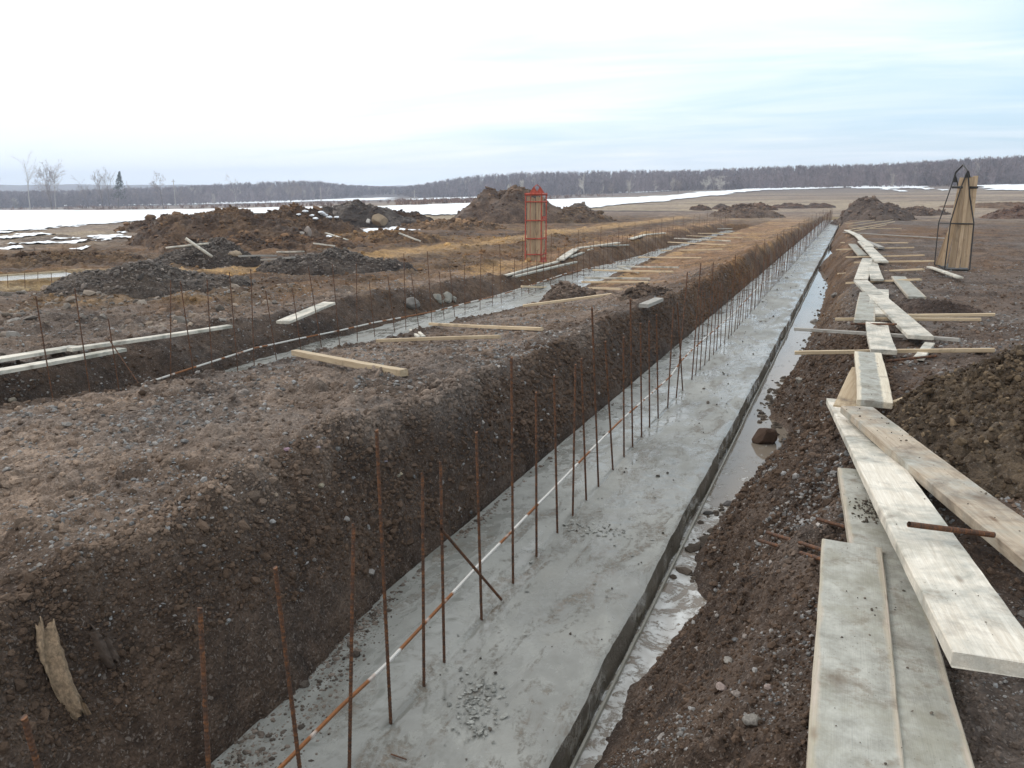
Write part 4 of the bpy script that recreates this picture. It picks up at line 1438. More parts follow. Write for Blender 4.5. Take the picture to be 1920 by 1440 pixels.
def lay(name, p0, p1, w, t, mat, label, lift=(0, 0), group=None, cat='board', roll=0.0, fit=True, pct=90, hz=(None, None), gf=G, **kw):
    """board whose top shows from photo position p0 to p1, resting on the soil"""
    g0, g1 = [gf(*p) if h_ is None else PZ(p[0], p[1], h_) for p, h_ in ((p0, hz[0]), (p1, hz[1]))]
    d0, d1 = Vector(ray(*p0)), Vector(ray(*p1))
    o_ = 0.0
    for _ in range(3):
        a = g0 + d0 * ((lift[0] + t + o_) / d0.z); b = g1 + d1 * ((lift[1] + t + o_) / d1.z)
        a.z -= t; b.z -= t
        k = np.linspace(.01, .99, 40)
        sx_ = Vector((-(b - a).y, (b - a).x, 0)).normalized() * (w * .45)
        pk = -9
        for sgn in (-1, 0, 1):
            X = a[0] + (b[0] - a[0]) * k + sx_.x * sgn; Y = a[1] + (b[1] - a[1]) * k + sx_.y * sgn
            if hz[0] is not None: X, Y = X[10:], Y[10:]; kq = k[10:]
            else: kq = k
            dz = surf(X, Y) - (a[2] + (b[2] - a[2]) * kq) + np.array(lift[0] + (lift[1] - lift[0]) * kq)
            pk = max(pk, float(np.percentile(dz, pct)))
        o_ = min(max(o_ + pk, -.06), .22)
    return board3(name, a, b, w, t, mat, label, cat, group, roll, **kw)


GR = 'planks lying along the bank right of the footing'
lay('plank', (1595, 1018), (1612, 1600), .255, .05, W_CONC, 'wide plank crusted with grey concrete, nearest and leftmost at the bottom right', group=GR, lift=(.06, .075), fit=False)
lay('plank', (1615, 881), (1760, 1540), .26, .045, W_CONC, 'long grey concrete-stained plank half under the nearest plank and the white plank', group=GR, lift=(.0, .0), fit=False)
lay('plank', (1578, 749), (1878, 1236), .255, .05, W_PALE, 'long whitish plank slanting across the others with its sawn end towards the viewer', group=GR, lift=(.05, .06), fit=False)
lay('plank', (1606, 762), (2070, 1120), .23, .055, W_BROWN, 'muddy brown plank slanting to the right edge over the top of the whitish plank', group=GR, lift=(.10, .01), fit=False)
lay('plank', (1622, 690), (1590, 762), .23, .04, W_NEW, 'yellow plank poking out crosswise under the grey-streaked board', group=GR, lift=(.03, .04), fit=False)
lay('plank', (1628, 660), (1641, 752), .25, .05, W_STRIP, 'board with a grey concrete streak and a clean cut end facing the viewer', group=GR, lift=(.07, .10), fit=False)
lay('plank', (1643, 604), (1657, 656), .25, .045, W_PALE, 'pale plank with a split end lying on the crossing lath', group=GR, lift=(.06, .06), fit=False)
lay('plank', (1650, 542), (1647, 588), .27, .045, W_PALE, 'pale board lying to the right of and partly under the grey one', group=GR, lift=(.02, .03), fit=False)
lay('plank', (1627, 548), (1620, 600), .25, .045, W_CONC, 'grey board left of the crossing of three planks', group=GR, lift=(.06, .06), fit=False)
lay('plank', (1614, 525), (1726, 629), .26, .045, W_PALE, 'long pale plank slanting down to the right past the two short boards', group=GR, lift=(.09, .03), fit=False)
lay('plank', (1684, 518), (1719, 556), .27, .04, W_CONC, 'single grey plank lying apart on the mud to the right', group=GR, fit=False, lift=(.01, .01))
lay('plank', (1627, 484), (1614, 523), .26, .04, W_PALE, 'pale plank leaning left, one of a splayed pair', group=GR, lift=(.05, .05), fit=False)
lay('plank', (1634, 488), (1645, 523), .24, .04, W_PALE, 'pale plank leaning right, other of the splayed pair', group=GR, lift=(.01, .02), fit=False)
lay('plank', (1616, 452), (1654, 490), .30, .04, W_PALE, 'wide pale plank slanting right above the splayed pair', group=GR, lift=(.06, .04), fit=False)
lay('plank', (1598, 457), (1618, 478), .26, .04, W_CONC, 'short greyish plank poking out left from under the wide slanting one', group=GR, lift=(.01, .01), fit=False)
lay('plank', (1606, 439), (1631, 461), .26, .04, W_PALE, 'pale plank lying at the top of the heap of crossed planks', group=GR, lift=(.05, .05), fit=False)
lay('plank', (1613, 447), (1653, 463), .18, .06, W_GREY, 'thick grey plank end under the topmost crossed planks', group=GR, lift=(.01, .01), fit=False)
lay('plank', (1587, 431), (1611, 442), .26, .04, W_PALE, 'small far plank beside the end of the puddle', group=GR, lift=(.03, .03), fit=False)

GL = 'laths laid across the ground on the right bank'
laths_r = [((1491, 658), (1866, 653), .045, W_NEW, 'long reddish lath lying level across the bank in front of the split plank', .03),
           ((1491, 614), (1800, 634), .045, W_GREY, 'long lath tilting down to the right, its left end over the puddle', .03),
           ((1567, 596), (1840, 596), .05, W_NEW, 'lower of the two parallel laths beside the long slanting plank', .0),
           ((1650, 589), (1865, 587), .05, W_NEW, 'upper of the two parallel laths beside the long slanting plank', .02),
           ((1572, 512), (1732, 503), .045, W_NEW, 'lath crossing just below the splayed pair of planks', .0),
           ((1588, 529), (1727, 522), .055, W_NEW, 'thick lath under the far end of the long slanting plank', .0),
           ((1602, 491), (1752, 488), .045, W_NEW, 'lath pointing at the foot of the black rack', .0),
           ((1587, 481), (1733, 477), .045, W_NEW, 'lath crossing above the splayed pair of planks', .0),
           ((1568, 467), (1714, 463), .045, W_NEW, 'lath reaching from the clay bank by the far puddle', .0),
           ((1577, 454), (1702, 454), .045, W_NEW, 'short far lath just behind the wide slanting plank', .0),
           ((1582, 435), (1774, 446), .10, W_GREY, 'long grey pole running from the far planks to the black rack', .02),
           ((1600, 428), (1690, 428), .04, W_NEW, 'lath lying just beyond the long grey pole', .0),
           ((1600, 433), (1662, 421), .04, W_NEW, 'slightly slanting lath in the far fan of laths', .0),
           ((1592, 430), (1678, 415), .04, W_NEW, 'most slanting lath in the far fan of laths', .0),
           ((1590, 424), (1677, 411), .04, W_NEW, 'upper slanting lath in the far fan of laths', .0),
           ((1585, 419), (1640, 412), .04, W_NEW, 'short lath near the far end of the footing', .0),
           ((1597, 411), (1640, 411), .06, W_NEW, 'board lying crosswise right of the far footing end', .0),
           ((1742, 499), (1800, 519), .12, W_PALE, 'short pale board in the mud in front of the black rack', .0),
           ((1722, 669), (1744, 642), .10, W_PALE, 'short offcut crossing under the level reddish lath', .0),
           ((1672, 752), (1719, 737), .035, W_NEW, 'pale stick poking out from the foot of the clod heap', .01)]
HZ = {(1491, 658): .80, (1491, 614): .78, (1567, 596): .74, (1568, 467): .6, (552, 656): .60, (806, 605): .36, (978, 535): .24, (982, 571): .22, (1097, 519): .24, (1092, 527): .22, (1158, 498): .28, (1112, 505): .26,
      (1160, 500): .30, (1198, 481): .32, (707, 636): .46}
for p0, p1, w, mt, lb, lf in laths_r:
    lay('lath', p0, p1, w, .04 if w < .09 else .035, mt, lb, lift=(lf, lf), group=GL, cat='lath', warp=.006, hz=(HZ.get(p0), None), pct=96)

GB = 'laths laid across the middle bank'
laths_m = [((552, 656), (758, 693), .085, .065, W_NEW, 'thick pale timber, nearest one lying on the middle bank', .0),
           ((707, 636), (938, 628), .05, .045, W_NEW, 'lath lying level right behind the nearest thick timber', .0),
           ((806, 605), (1016, 614), .05, .045, W_NEW, 'lath with its left end over the second footing', .0),
           ((978, 535), (1055, 538), .06, .05, W_NEW, 'left stretch of the pale lath buried by a pointed soil pile', .0),
           ((1090, 538), (1165, 540), .06, .05, W_NEW, 'right stretch of the pale lath buried by a pointed soil pile', .0),
           ((982, 571), (1146, 550), .06, .05, W_NEW, 'orange lath slanting up to the right in front of the pointed soil pile', .0),
           ((1097, 519), (1218, 521), .06, .05, W_PALE, 'pale lath just behind the pointed soil pile', .01),
           ((1092, 527), (1216, 527), .06, .05, W_NEW, 'orange lath between the pointed soil pile and the pale lath', .0),
           ((1158, 498), (1272, 500), .055, .045, W_PALE, 'pale lath crossing the end of the visible second footing', .01),
           ((1112, 505), (1262, 508), .06, .045, W_NEW, 'orange lath paired with a pale short one', .0),
           ((1160, 500), (1198, 510), .055, .045, W_PALE, 'short pale lath slanting between the paired laths', .02),
           ((1198, 481), (1314, 482), .06, .045, W_NEW, 'fourth lath from the far end of the bank stack of laths', .0),
           ((1240, 469), (1356, 466), .06, .045, W_NEW, 'lath lying right above the corner where the second footing vanishes', .0),
           ((1253, 453), (1361, 458), .06, .045, W_NEW, 'far lath tilting down to the right near the clay wall', .0),
           ((1265, 446), (1369, 451), .06, .045, W_PALE, 'pale far lath above the tilting one', .0),
           ((1288, 441), (1392, 445), .06, .045, W_NEW, 'far lath above the pale one, thin and orange', .0),
           ((1309, 437), (1390, 437), .06, .045, W_NEW, 'far short lath on the ochre part of the bank', .0),
           ((1346, 428), (1372, 428), .07, .05, W_PALE, 'farthest tiny lath on the middle bank', .0),
           ((1362, 432), (1372, 432), .09, .05, W_PALE, 'tiny pale offcut beside the farthest lath', .0)]
for p0, p1, w, t, mt, lb, lf in laths_m:
    lay('lath', p0, p1, w, t, mt, lb, lift=(lf + .012, lf + .012), group=GB, cat='lath', warp=.006, hz=(HZ.get(p0), None), pct=97)
lay('offcut', (770, 617), (786, 631), .05, .04, W_PALE, 'short offcut, left of two beside the second footing', group='two offcuts by the second footing', cat='lath', lift=(.02, .02))
lay('offcut', (778, 615), (795, 630), .05, .04, W_PALE, 'short offcut, right of two beside the second footing', group='two offcuts by the second footing', cat='lath', lift=(.02, .02))
lay('timber', (1207, 570), (1236, 558), .16, .06, W_GREY, 'broken grey timber sticking out of the dark hollow in the bank', cat='timber', lift=(.02, .06), fit=False)

GK = 'boards along the far edge of the second trench'
boards_l = [((-150, 695), (140, 648), .17, W_PALE, 'white board at the left edge of the picture, upper of the two', .04),
            ((-150, 718), (228, 652), .16, W_PALE, 'whitish board at the left edge, lower and closer to the trench', .01),
            ((130, 652), (431, 609), .12, W_PALE, 'long board lying on top of the two white boards with a brown end', .08),
            ((530, 602), (618, 566), .24, W_PALE, 'short wide board slanting up between the rusty bars', .03),
            ((793, 535), (990, 524), .16, W_PALE, 'long whitish board lying on the trench edge left of the red crate', .02),
            ((948, 515), (1046, 489), .12, W_PALE, 'narrow white board in front of the foot of the red crate', .03),
            ((965, 517), (1080, 490), .14, W_CONC, 'greyish board nearest the trench in front of the red crate', .01),
            ((1050, 486), (1080, 466), .26, W_PALE, 'wide pale board slanting up right of the red crate', .06),
            ((1068, 481), (1110, 466), .14, W_CONC, 'greyish board under the wide slanting one', .02),
            ((1083, 464), (1160, 454), .16, W_PALE, 'white board continuing the line beyond the wide slanting one', .03),
            ((1127, 461), (1178, 458), .14, W_CONC, 'thin grey board on the clay edge beyond the white one', .0),
            ((1183, 447), (1211, 439), .22, W_PALE, 'pale board on the far clay edge, left of the last pair', .02),
            ((1213, 439), (1246, 436), .22, W_PALE, 'last pale board on the far clay edge', .02)]
for p0, p1, w, mt, lb, lf in boards_l:
    lay('board', p0, p1, w, .045, mt, lb, lift=(lf, lf), group=GK, fit=(lf < .05))

GF = 'poles and boards by the gravel heaps'
pc = G(372, 478)
def pole(p0, p1, r, label, like, mat=W_PALE):
    a = PD(*p0, like); b = PD(*p1, like)
    b = b + Vector((ray(*p1)[0], ray(*p1)[1], 0)) * -.15
    mb = MB()
    M = [a + (b - a) * k / 6 for k in range(7)]
    mb.tube(M, r, 8)
    return mb.build('pole', mat, smooth=True, label=label, cat='pole', group=GF)


like = GH(372, 482)
like = Vector((like.x, like.y, 0)) * .995
pole((348, 447), (398, 481), .045, 'steep white pole of the crossed pair on the gravel hump', like)
pole((311, 465), (391, 456), .03, 'flat white pole of the crossed pair on the gravel hump', like * 1.01)
for p0, p1, w, lb in [((611, 436), (651, 449), .13, 'pale board slanting down on the brown field behind the clod heap'), ((587, 455), (628, 460), .12, 'flat pale board behind the long clod heap'),
                      ((450, 479), (517, 478), .10, 'thin grey board beside the yellowish stone'), ((492, 486), (550, 481), .12, 'thin grey board nearer than the one by the yellowish stone'),
                      ((520, 471), (569, 470), .10, 'faint pale board lying behind the dark clods'), ((748, 436), (788, 451), .11, 'pale board slanting down on the ochre strip, apart to the right')]:
    lay('board', p0, p1, w, .05, W_PALE if 'grey' not in lb else W_GREY, lb, lift=(.10, .10), group=GF, gf=GH)

# loose bars on the right bank
def rod(p0, p1, r, label, lift=(.02, .02), mat=None):
    a, b = [G(*p) + Vector(ray(*p)) * ((lf_ + .085) / ray(*p)[2]) for p, lf_ in ((p0, lift[0]), (p1, lift[1]))]
    o = put_bar(a, b, label, 'loose bars lying on the right bank')
    o.scale = (r / .0085, r / .0085, (b - a).length / 1.7)
    return o


a = PZ(1704, 983, 1.27); b = PZ(1863, 1003, 1.20)
o = put_bar(a, b, 'thick dark bar lying across the whitish plank with a blunt end', 'loose bars lying on the right bank'); o.scale = (1.35, 1.35, (b - a).length / 1.7)
rod((1424, 1013), (1545, 1050), .010, 'lower of three dark bars poking out left of the nearest plank', (.05, .02))
rod((1438, 998), (1548, 1033), .010, 'middle one of three dark bars poking out left of the nearest plank', (.06, .03))
rod((1532, 973), (1592, 990), .009, 'short dark bar poking out left of the second plank', (.04, .02))
rod((1596, 607), (1680, 608), .012, 'dark bar lying across the end of the split plank', (.10, .10))
rod((1662, 677), (1758, 667), .012, 'thin grey bar on the mud right of the streaked board', (.03, .03))
rod((1597, 660), (1610, 680), .012, 'short grey bar left of the streaked board', (.04, .03))

# board closing the far end of the main footing, forms at the sides
board3('end_form', (-4.2, 86.55, -.1), (-.6, 86.55, -.1), .05, .42, W_NEW, 'yellow form board closing the far end of the main footing', 'formwork')
board3('side_form', (-.98, 70, -.2), (-.98, 86.4, -.2), .04, .34, W_NEW, 'yellow form board along the far right side of the main footing', 'formwork')
board3('side_form', (-1.01, 44, -.25), (-1.01, 52, -.25), .03, .26, W_GREY, 'short grey form board standing where the puddle ends', 'formwork')

# ------------------------------------------------------------------ third footing far left
tz = float(G(60, 536).z) + .06
print('tz', tz)
A_ = PZ(-160, 541, tz); B_ = PZ(150, 519, tz)
dd = (B_ - A_).normalized(); nn = Vector((-dd.y, dd.x, 0))
if nn.dot(Vector((0, 0, 0)) - A_) > 0: nn = -nn
def strip(name, mat, o0, o1, z, th, label, cat, a=A_, b=B_, kind=None):
    mb = MB()
    n = 40
    L = (b - a).length
    rot = Matrix.Rotation(math.atan2(dd.y, dd.x), 3, 'Z')
    sgn = 1 if nn.dot(Vector((-dd.y, dd.x, 0))) > 0 else -1
    lo, hi = sorted((sgn * o0, sgn * o1))
    mb.box((0, lo, z - th - a.z), (L, hi, z - a.z), rot, tuple(a))
    return mb.build(name, mat, label=label, cat=cat, kind=kind)


strip('concrete_footing', CONC, -.35, .95, tz + .05, .4, 'short third concrete footing at the left edge behind the bars', 'concrete footing')
strip('form_board', W_NEW, 1.0, 1.05, tz + .09, .2, 'thin pale form board behind the third footing', 'formwork')
strip('form_board', W_NEW, -.42, -.38, tz + .07, .3, 'thin pale form board in front of the third footing', 'formwork')
sx = G(60, 545)
# sand beside it
heap('sand_strip', 'strip of yellow sand in front of the third footing at far left', tuple((A_ + (B_ - A_) * .45 - nn * 1.0).xy), 3.4, .55, .16, rot=math.atan2(dd.y, dd.x), col=(.46, .33, .17), col2=(.40, .26, .12), lump=.02, ls=4, seed=77, flat=1.0, cat='sand')
heap('sand_strip', 'strip of yellow sand behind the third footing at far left', tuple((A_ + (B_ - A_) * .6 + nn * 1.9).xy), 3.8, .7, .18, rot=math.atan2(dd.y, dd.x), col=(.42, .29, .15), col2=(.30, .19, .10), lump=.03, ls=4, seed=78, flat=1.0, cat='sand')
for i, (tx, ty, bx, by) in enumerate([(14, 515, 15, 541), (46, 512, 47, 552), (71, 510, 71, 530), (96, 512, 97, 533), (124, 505, 124, 528), (38, 468, 38, 492), (64, 463, 65, 488), (92, 466, 92, 487), (118, 460, 118, 484), (143, 462, 143, 482)]):
    if i < 5:
        base = PZ(bx, min(by, 541), tz - .02)
        tp = PD(tx, ty, base)
        put_bar(base, tp, 'thin rusty bar of the third footing, %s from the left edge' % ORD[i], 'bars of the third footing', near=False)
    else:
        base = G(bx, by); base.z -= .03
        tp = PD(tx, ty, base)
        put_bar(base, tp, 'faint rusty bar standing in the field behind the third footing, %s from the left' % ORD[i - 5], 'bars standing in the left field', near=False)

# ------------------------------------------------------------------ red crate with boards
def frame_local(origin, toward):
    """right / away axes for something facing the camera"""
    d = Vector((origin[0], origin[1], 0)).normalized()
    return Vector((d.y, -d.x, 0)), d


o_r = G(985, 494)
rt_, aw = frame_local(o_r, None)
sc_ = (o_r - Vector((0, 0, CAM_H))).length / FPX * 1.0
Wd = 29 * sc_; Dp = .52; Ht = 136 * sc_ * .985
root = empty('red_crate', o_r, 'tall red steel frame crate standing upright and filled with boards', 'steel rack')


def L3(x, y_, z, o=o_r, r_=rt_, a_=aw):
    return r_ * x + a_ * y_ + Vector((0, 0, z))


aw2 = (aw + rt_ * .35).normalized()


def C3(x, y_, z):
    return rt_ * x + aw2 * y_ + Vector((0, 0, z))


def bar_box(mb, a, b, s):
    mb.tube([a, b], s, 4)


mb = MB()
for (x_, y_) in ((0, 0), (Wd, 0), (0, Dp), (Wd, Dp)):
    mb = MB(); bar_box(mb, C3(x_, y_, -.02), C3(x_, y_, Ht * .93), .021)
    mb.build('post', RED, root)
for k, zf in enumerate((.0, .11, .325, .57, .82, .92)):
    z = Ht * zf + .03
    th = .042 if k in (0, 5) else .021
    mb = MB()
    q = [C3(0, 0, z), C3(Wd, 0, z), C3(Wd, Dp, z), C3(0, Dp, z), C3(0, 0, z)]
    for a, b in zip(q[:-1], q[1:]):
        mb.tube([a - (b - a).normalized() * .03, b + (b - a).normalized() * .03], th, 4)
    mb.build('rail', RED, root)
for k, (y0, x0) in enumerate(((0, Wd * .52), (Dp, Wd * .60))):
    z0 = Ht * .93
    mb = MB()
    i0 = len(mb.v)
    p = [C3(x0 - .17, y0 - .012, z0), C3(x0 + .17, y0 - .012, z0), C3(x0, y0 - .012, z0 + .26)]
    p2 = [q_ + aw2 * .024 for q_ in p]
    mb.v += [tuple(q_) for q_ in p + p2]
    mb.f += [(0, 1, 2), (5, 4, 3), (0, 3, 4, 1), (1, 4, 5, 2), (2, 5, 3, 0)]
    mb.build('lifting_plate', RED, root)
mb = MB(); mb.tube([C3(Wd * .5, 0, Ht * .93 + .22), C3(Wd * .56, Dp / 2, Ht * 1.06), C3(Wd * .62, Dp, Ht * .93 + .22)], .014, 6)
mb.build('lifting_bail', BLACK if False else RED, root)
mb = MB(); mb.box((0, 0, 0), (Wd + .04, Dp, .02)); mb.v = [tuple(C3(v[0] - .02, v[1], v[2] + .05)) for v in mb.v]
mb.build('base_plate', RED, root)
for (zz_, hh_) in ((.33, .05), (.60, .09), (.04, .09)):
    mb = MB(); mb.box((Wd - .01, .1, Ht * zz_), (Wd + .012, Dp - .05, Ht * zz_ + hh_)); mb.v = [tuple(C3(*v)) for v in mb.v]
    mb.build('side_plate', RED, root)
nb = 5
lbs = ['leftmost', 'second from the left', 'middle', 'second from the right', 'rightmost']
for i in range(nb):
    x0 = .03 + (Wd - .06) * (i + .5) / nb
    a = Vector(o_r) + C3(x0, .08 + .03 * (i % 2), .075); b = Vector(o_r) + C3(x0 + .012 * math.sin(i * 2.1), .10 + .03 * (i % 2), Ht * (.90 - .012 * (i % 3)))
    BSEED[0] += 1
    me = board_mesh((b - a).length, (Wd - .06) / nb * .97, .035, BSEED[0], .004); me.materials.append(W_RACK)
    o = link('timber_board', me, label='%s upright board standing in the front of the red crate' % lbs[i], cat='board', group='boards in the red crate')
    x = (b - a).normalized(); z = -aw2; y_ = z.cross(x).normalized(); z = x.cross(y_)
    M = Matrix((x, y_, z)).transposed().to_4x4(); M.translation = (a + b) / 2; o.matrix_world = M
for i, (xa, ya, xb, yb, h2, lb) in enumerate([(Wd * .78, .36, Wd * 1.00, .18, .90, 'board leaning outwards behind the upright boards in the red crate'), (Wd * .93, .25, Wd * .93, .42, .60, 'short lath leaning in the open right side of the red crate')]):
    a = Vector(o_r) + C3(xa, ya, .075); b = Vector(o_r) + C3(xb - .03, yb, Ht * h2)
    BSEED[0] += 1
    me = board_mesh((b - a).length, .08, .035, BSEED[0], .004); me.materials.append(W_RACK)
    o = link('timber_board', me, label=lb, cat='board', group='boards in the red crate')
    x = (b - a).normalized(); z = -aw2; y_ = z.cross(x).normalized(); z = x.cross(y_)
    M = Matrix((x, y_, z)).transposed().to_4x4(); M.translation = (a + b) / 2; o.matrix_world = M

# ------------------------------------------------------------------ black rack with boards
o_b = G(1797, 507)
rt_, aw = frame_local(o_b, None)
sb = (o_b - Vector((0, 0, CAM_H))).length / FPX
zg = o_b.z


def B3(px, py, dpt=0.0):
    """photo position -> offset from the rack's base point, dpt metres further back"""
    return PD(px, py, o_b + aw * dpt) - o_b


root = empty('black_rack', o_b, 'tall black steel rack with a pointed lifting bail, holding a fan of boards', 'steel rack')
DPT = .62


def rack_side(pts, dp, name='side_frame', r=.014):
    mb = MB()
    for seg in pts:
        mb.tube([B3(x_, y_, dp) for x_, y_ in seg], r, 6)
    return mb.build(name, BLACK, root)


rack_side([[(1771, 505), (1782, 418), (1800, 357), (1812, 325)], [(1818, 506), (1826, 418), (1818, 365), (1815, 325)], [(1771, 505), (1818, 506)]], 0.0)
rack_side([[(1752, 497), (1760, 418), (1785, 345), (1790, 330)], [(1797, 357), (1795, 340), (1791, 330)], [(1752, 497), (1800, 500)], [(1797, 357), (1803, 420), (1800, 500)]], DPT, r=.012)
mb = MB(); mb.tube([B3(1790, 330, DPT), B3(1793, 322, DPT), B3(1806, 309, DPT / 2), B3(1815, 322, 0)], .019, 6); mb.build('lifting_bail', BLACK, root)
for dp, (x_, y_) in ((0, (1815, 320)), (DPT, (1791, 329))):
    mb = MB()
    p = [B3(x_ - 2, y_, dp), B3(x_ + 2, y_, dp), B3(x_ + 5, y_ + 13, dp), B3(x_ - 6, y_ + 13, dp)]
    mb.v = [tuple(q_) for q_ in p] + [tuple(q_ + aw * .03) for q_ in p]
    mb.f = [(0, 3, 2, 1), (4, 5, 6, 7), (0, 1, 5, 4), (1, 2, 6, 5), (2, 3, 7, 6), (3, 0, 4, 7)]
    mb.build('lifting_plate', BLACK, root)
mb = MB(); mb.tube([B3(1785, 351, DPT * .4), B3(1833, 351.5, -.06)], .027, 4); mb.build('top_band', BLACK, root)
mb = MB(); mb.tube([B3(1760, 418, DPT), B3(1782, 419, 0)], .012, 4); mb.tube([B3(1782, 419, -.03), B3(1827, 420, -.03)], .016, 4); mb.build('middle_bar', BLACK, root)
mb = MB()
q = [B3(1754, 496, DPT), B3(1771, 507, 0), B3(1816, 508, 0), B3(1803, 497, DPT)]
mb.v = [tuple(p) for p in q] + [tuple(p + Vector((0, 0, .035))) for p in q]
mb.f = [(3, 2, 1, 0), (4, 5, 6, 7), (0, 1, 5, 4), (1, 2, 6, 5), (2, 3, 7, 6), (3, 0, 4, 7)]
mb.build('base_plate', BLACK, root)
fan = [((1781, 503), (1804, 356), .075, .06, 'leftmost of the front boards fanned in the black rack'), ((1787, 503), (1812, 331), .085, .03, 'second front board from the left in the black rack'),
       ((1795, 504), (1817, 333), .08, .0, 'middle front board in the black rack'), ((1804, 503), (1823, 332), .095, .03, 'front board right of the middle one in the black rack'),
       ((1810, 503), (1830, 330), .10, .07, 'rightmost front board in the black rack with the highest top'), ((1756, 497), (1778, 437), .06, .42, 'outermost lath leaning out at the left foot of the rack'),
       ((1762, 498), (1790, 400), .08, .34, 'wider board leaning behind the outermost lath of the rack'), ((1769, 500), (1805, 333), .12, .26, 'board behind the front ones, between the leaning laths and the fan')]
for (p0, p1, w, dp, lb) in fan:
    a = Vector(o_b) + B3(p0[0], p0[1], dp) + Vector((0, 0, .02)); b = Vector(o_b) + B3(p1[0], p1[1], dp * .6 + .05)
    BSEED[0] += 1
    me = board_mesh((b - a).length, w, .035, BSEED[0], .004); me.materials.append(W_RACK)
    o = link('timber_board', me, label=lb, cat='board', group='boards in the black rack')
    x = (b - a).normalized(); z = -aw; y_ = z.cross(x).normalized(); z = x.cross(y_)
    M = Matrix((x, y_, z)).transposed().to_4x4(); M.translation = (a + b) / 2; o.matrix_world = M

# ------------------------------------------------------------------ bits and pieces
# dark plastic bucket far off
g_ = G(1667, 408)
s_ = (g_ - Vector((0, 0, CAM_H))).length / FPX
mb = MB(); mb.tube([g_ + Vector((0, 0, -.03)), g_ + Vector((0, 0, 8 * s_)), g_ + Vector((0, 0, 8.1 * s_)), g_ + Vector((0, 0, 9 * s_))], [6 * s_, 6.6 * s_, 7.4 * s_, 7.4 * s_], 14)
mb.build('dark_tub', BLACK, label='small dark tub standing on the mud beyond the laths', cat='tub')
# thin dark tube along the foot of the left wall
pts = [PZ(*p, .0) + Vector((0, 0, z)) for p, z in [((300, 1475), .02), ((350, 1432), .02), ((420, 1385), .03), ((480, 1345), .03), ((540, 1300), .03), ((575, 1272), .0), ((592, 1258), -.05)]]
mb = MB(); mb.tube(pts, .018, 10); mb.build('buried_pipe', PIPE, smooth=True, label='dark tube running along the foot of the near left wall', cat='pipe')


def bark(name, label, px, w, col_mat, curl=.5, seed=0, out=.05):
    """crumpled strip lying against the trench wall"""
    r_ = random.Random(seed)
    P = []
    for (x_, y_) in px:
        g2 = G(x_, y_)
        P.append(g2)
    mb = MB(); n = 16; m_ = 9
    V2 = []
    for k in range(n + 1):
        u = k / n * (len(P) - 1); i = min(int(u), len(P) - 2); f_ = u - i
        c = P[i] * (1 - f_) + P[i + 1] * f_
        ax = (P[min(i + 1, len(P) - 1)] - P[i]).normalized()
        side_ = Vector((.25, .97, 0)).normalized()
        nrm = ax.cross(side_).normalized()
        if nrm.x < 0: nrm = -nrm
        ww = w * (.55 + .6 * math.sin(math.pi * (.15 + .8 * k / n))) * (1 + r_.uniform(-.08, .08))
        for j in range(m_ + 1):
            v = j / m_ - .5
            dz = out + .022 * math.cos(v * 9 + k * .25 + seed) * curl + .012 * math.sin(v * 21 + k * .6) - .03 * (2 * v) ** 2 + r_.uniform(-.004, .004)
            p = c + side_ * (v * ww) + nrm * dz
            if k in (0, n): p += ax * r_.uniform(-.03, .03)
            V2.append(p)
    mb.v = [tuple(p) for p in V2]
    back = [tuple(p - Vector((.007, 0, .002))) for p in V2]
    for k in range(n):
        for j in range(m_):
            a = k * (m_ + 1) + j
            mb.f.append((a, a + 1, a + m_ + 2, a + m_ + 1))
    N = len(V2); mb.v += back
    for k in range(n):
        for j in range(m_):
            a = N + k * (m_ + 1) + j
            mb.f.append((a, a + m_ + 1, a + m_ + 2, a + 1))
    ring = [j for j in range(m_ + 1)] + [k * (m_ + 1) + m_ for k in range(1, n + 1)] + [n * (m_ + 1) + j for j in range(m_ - 1, -1, -1)] + [k * (m_ + 1) for k in range(n - 1, 0, -1)]
    for a, b in zip(ring, ring[1:] + ring[:1]):
        mb.f.append((a, a + N, b + N, b))
    return mb.build(name, col_mat, smooth=True, label=label, cat='bark')


DKB = m_plain('dark_torn_bark', (.085, .058, .042), .85, 0, .35, 30, .01)
bark('bark_strip', 'torn pale brown strip of crumpled paper-like bark on the near left wall', [(80, 1172), (92, 1222), (116, 1285), (146, 1338)], .085, PAPER, 1.0, 3)
bark('bark_strip', 'darker torn strip of bark hanging beside the pale one', [(165, 1182), (185, 1205), (212, 1245)], .08, DKB, .8, 5, .03)
# stray nail rod and a twig on the slab
mb = MB(); mb.tube([PZ(733, 1414, .006), PZ(762, 1424, .006)], .004, 5); mb.build('wire_piece', RUST, label='short piece of wire lying on the near footing', cat='wire')
# snow left in the hollows of the turf ridge
for i, (x_, y_, w_) in enumerate([(602, 402, 26), (572, 399, 20), (616, 410, 20), (592, 412, 18), (560, 404, 13), (631, 409, 15), (585, 406, 15), (610, 405, 14)]):
    rock_px('snow_lump', 'lump of dirty snow on the front of the dark turf ridge', x_, y_, w_ * .75, (.78, .78, .79), hk=.4, seed=90 + i, mat=SNOW, cat='snow', group='dirty snow lumps on the turf ridge', sink=.1)

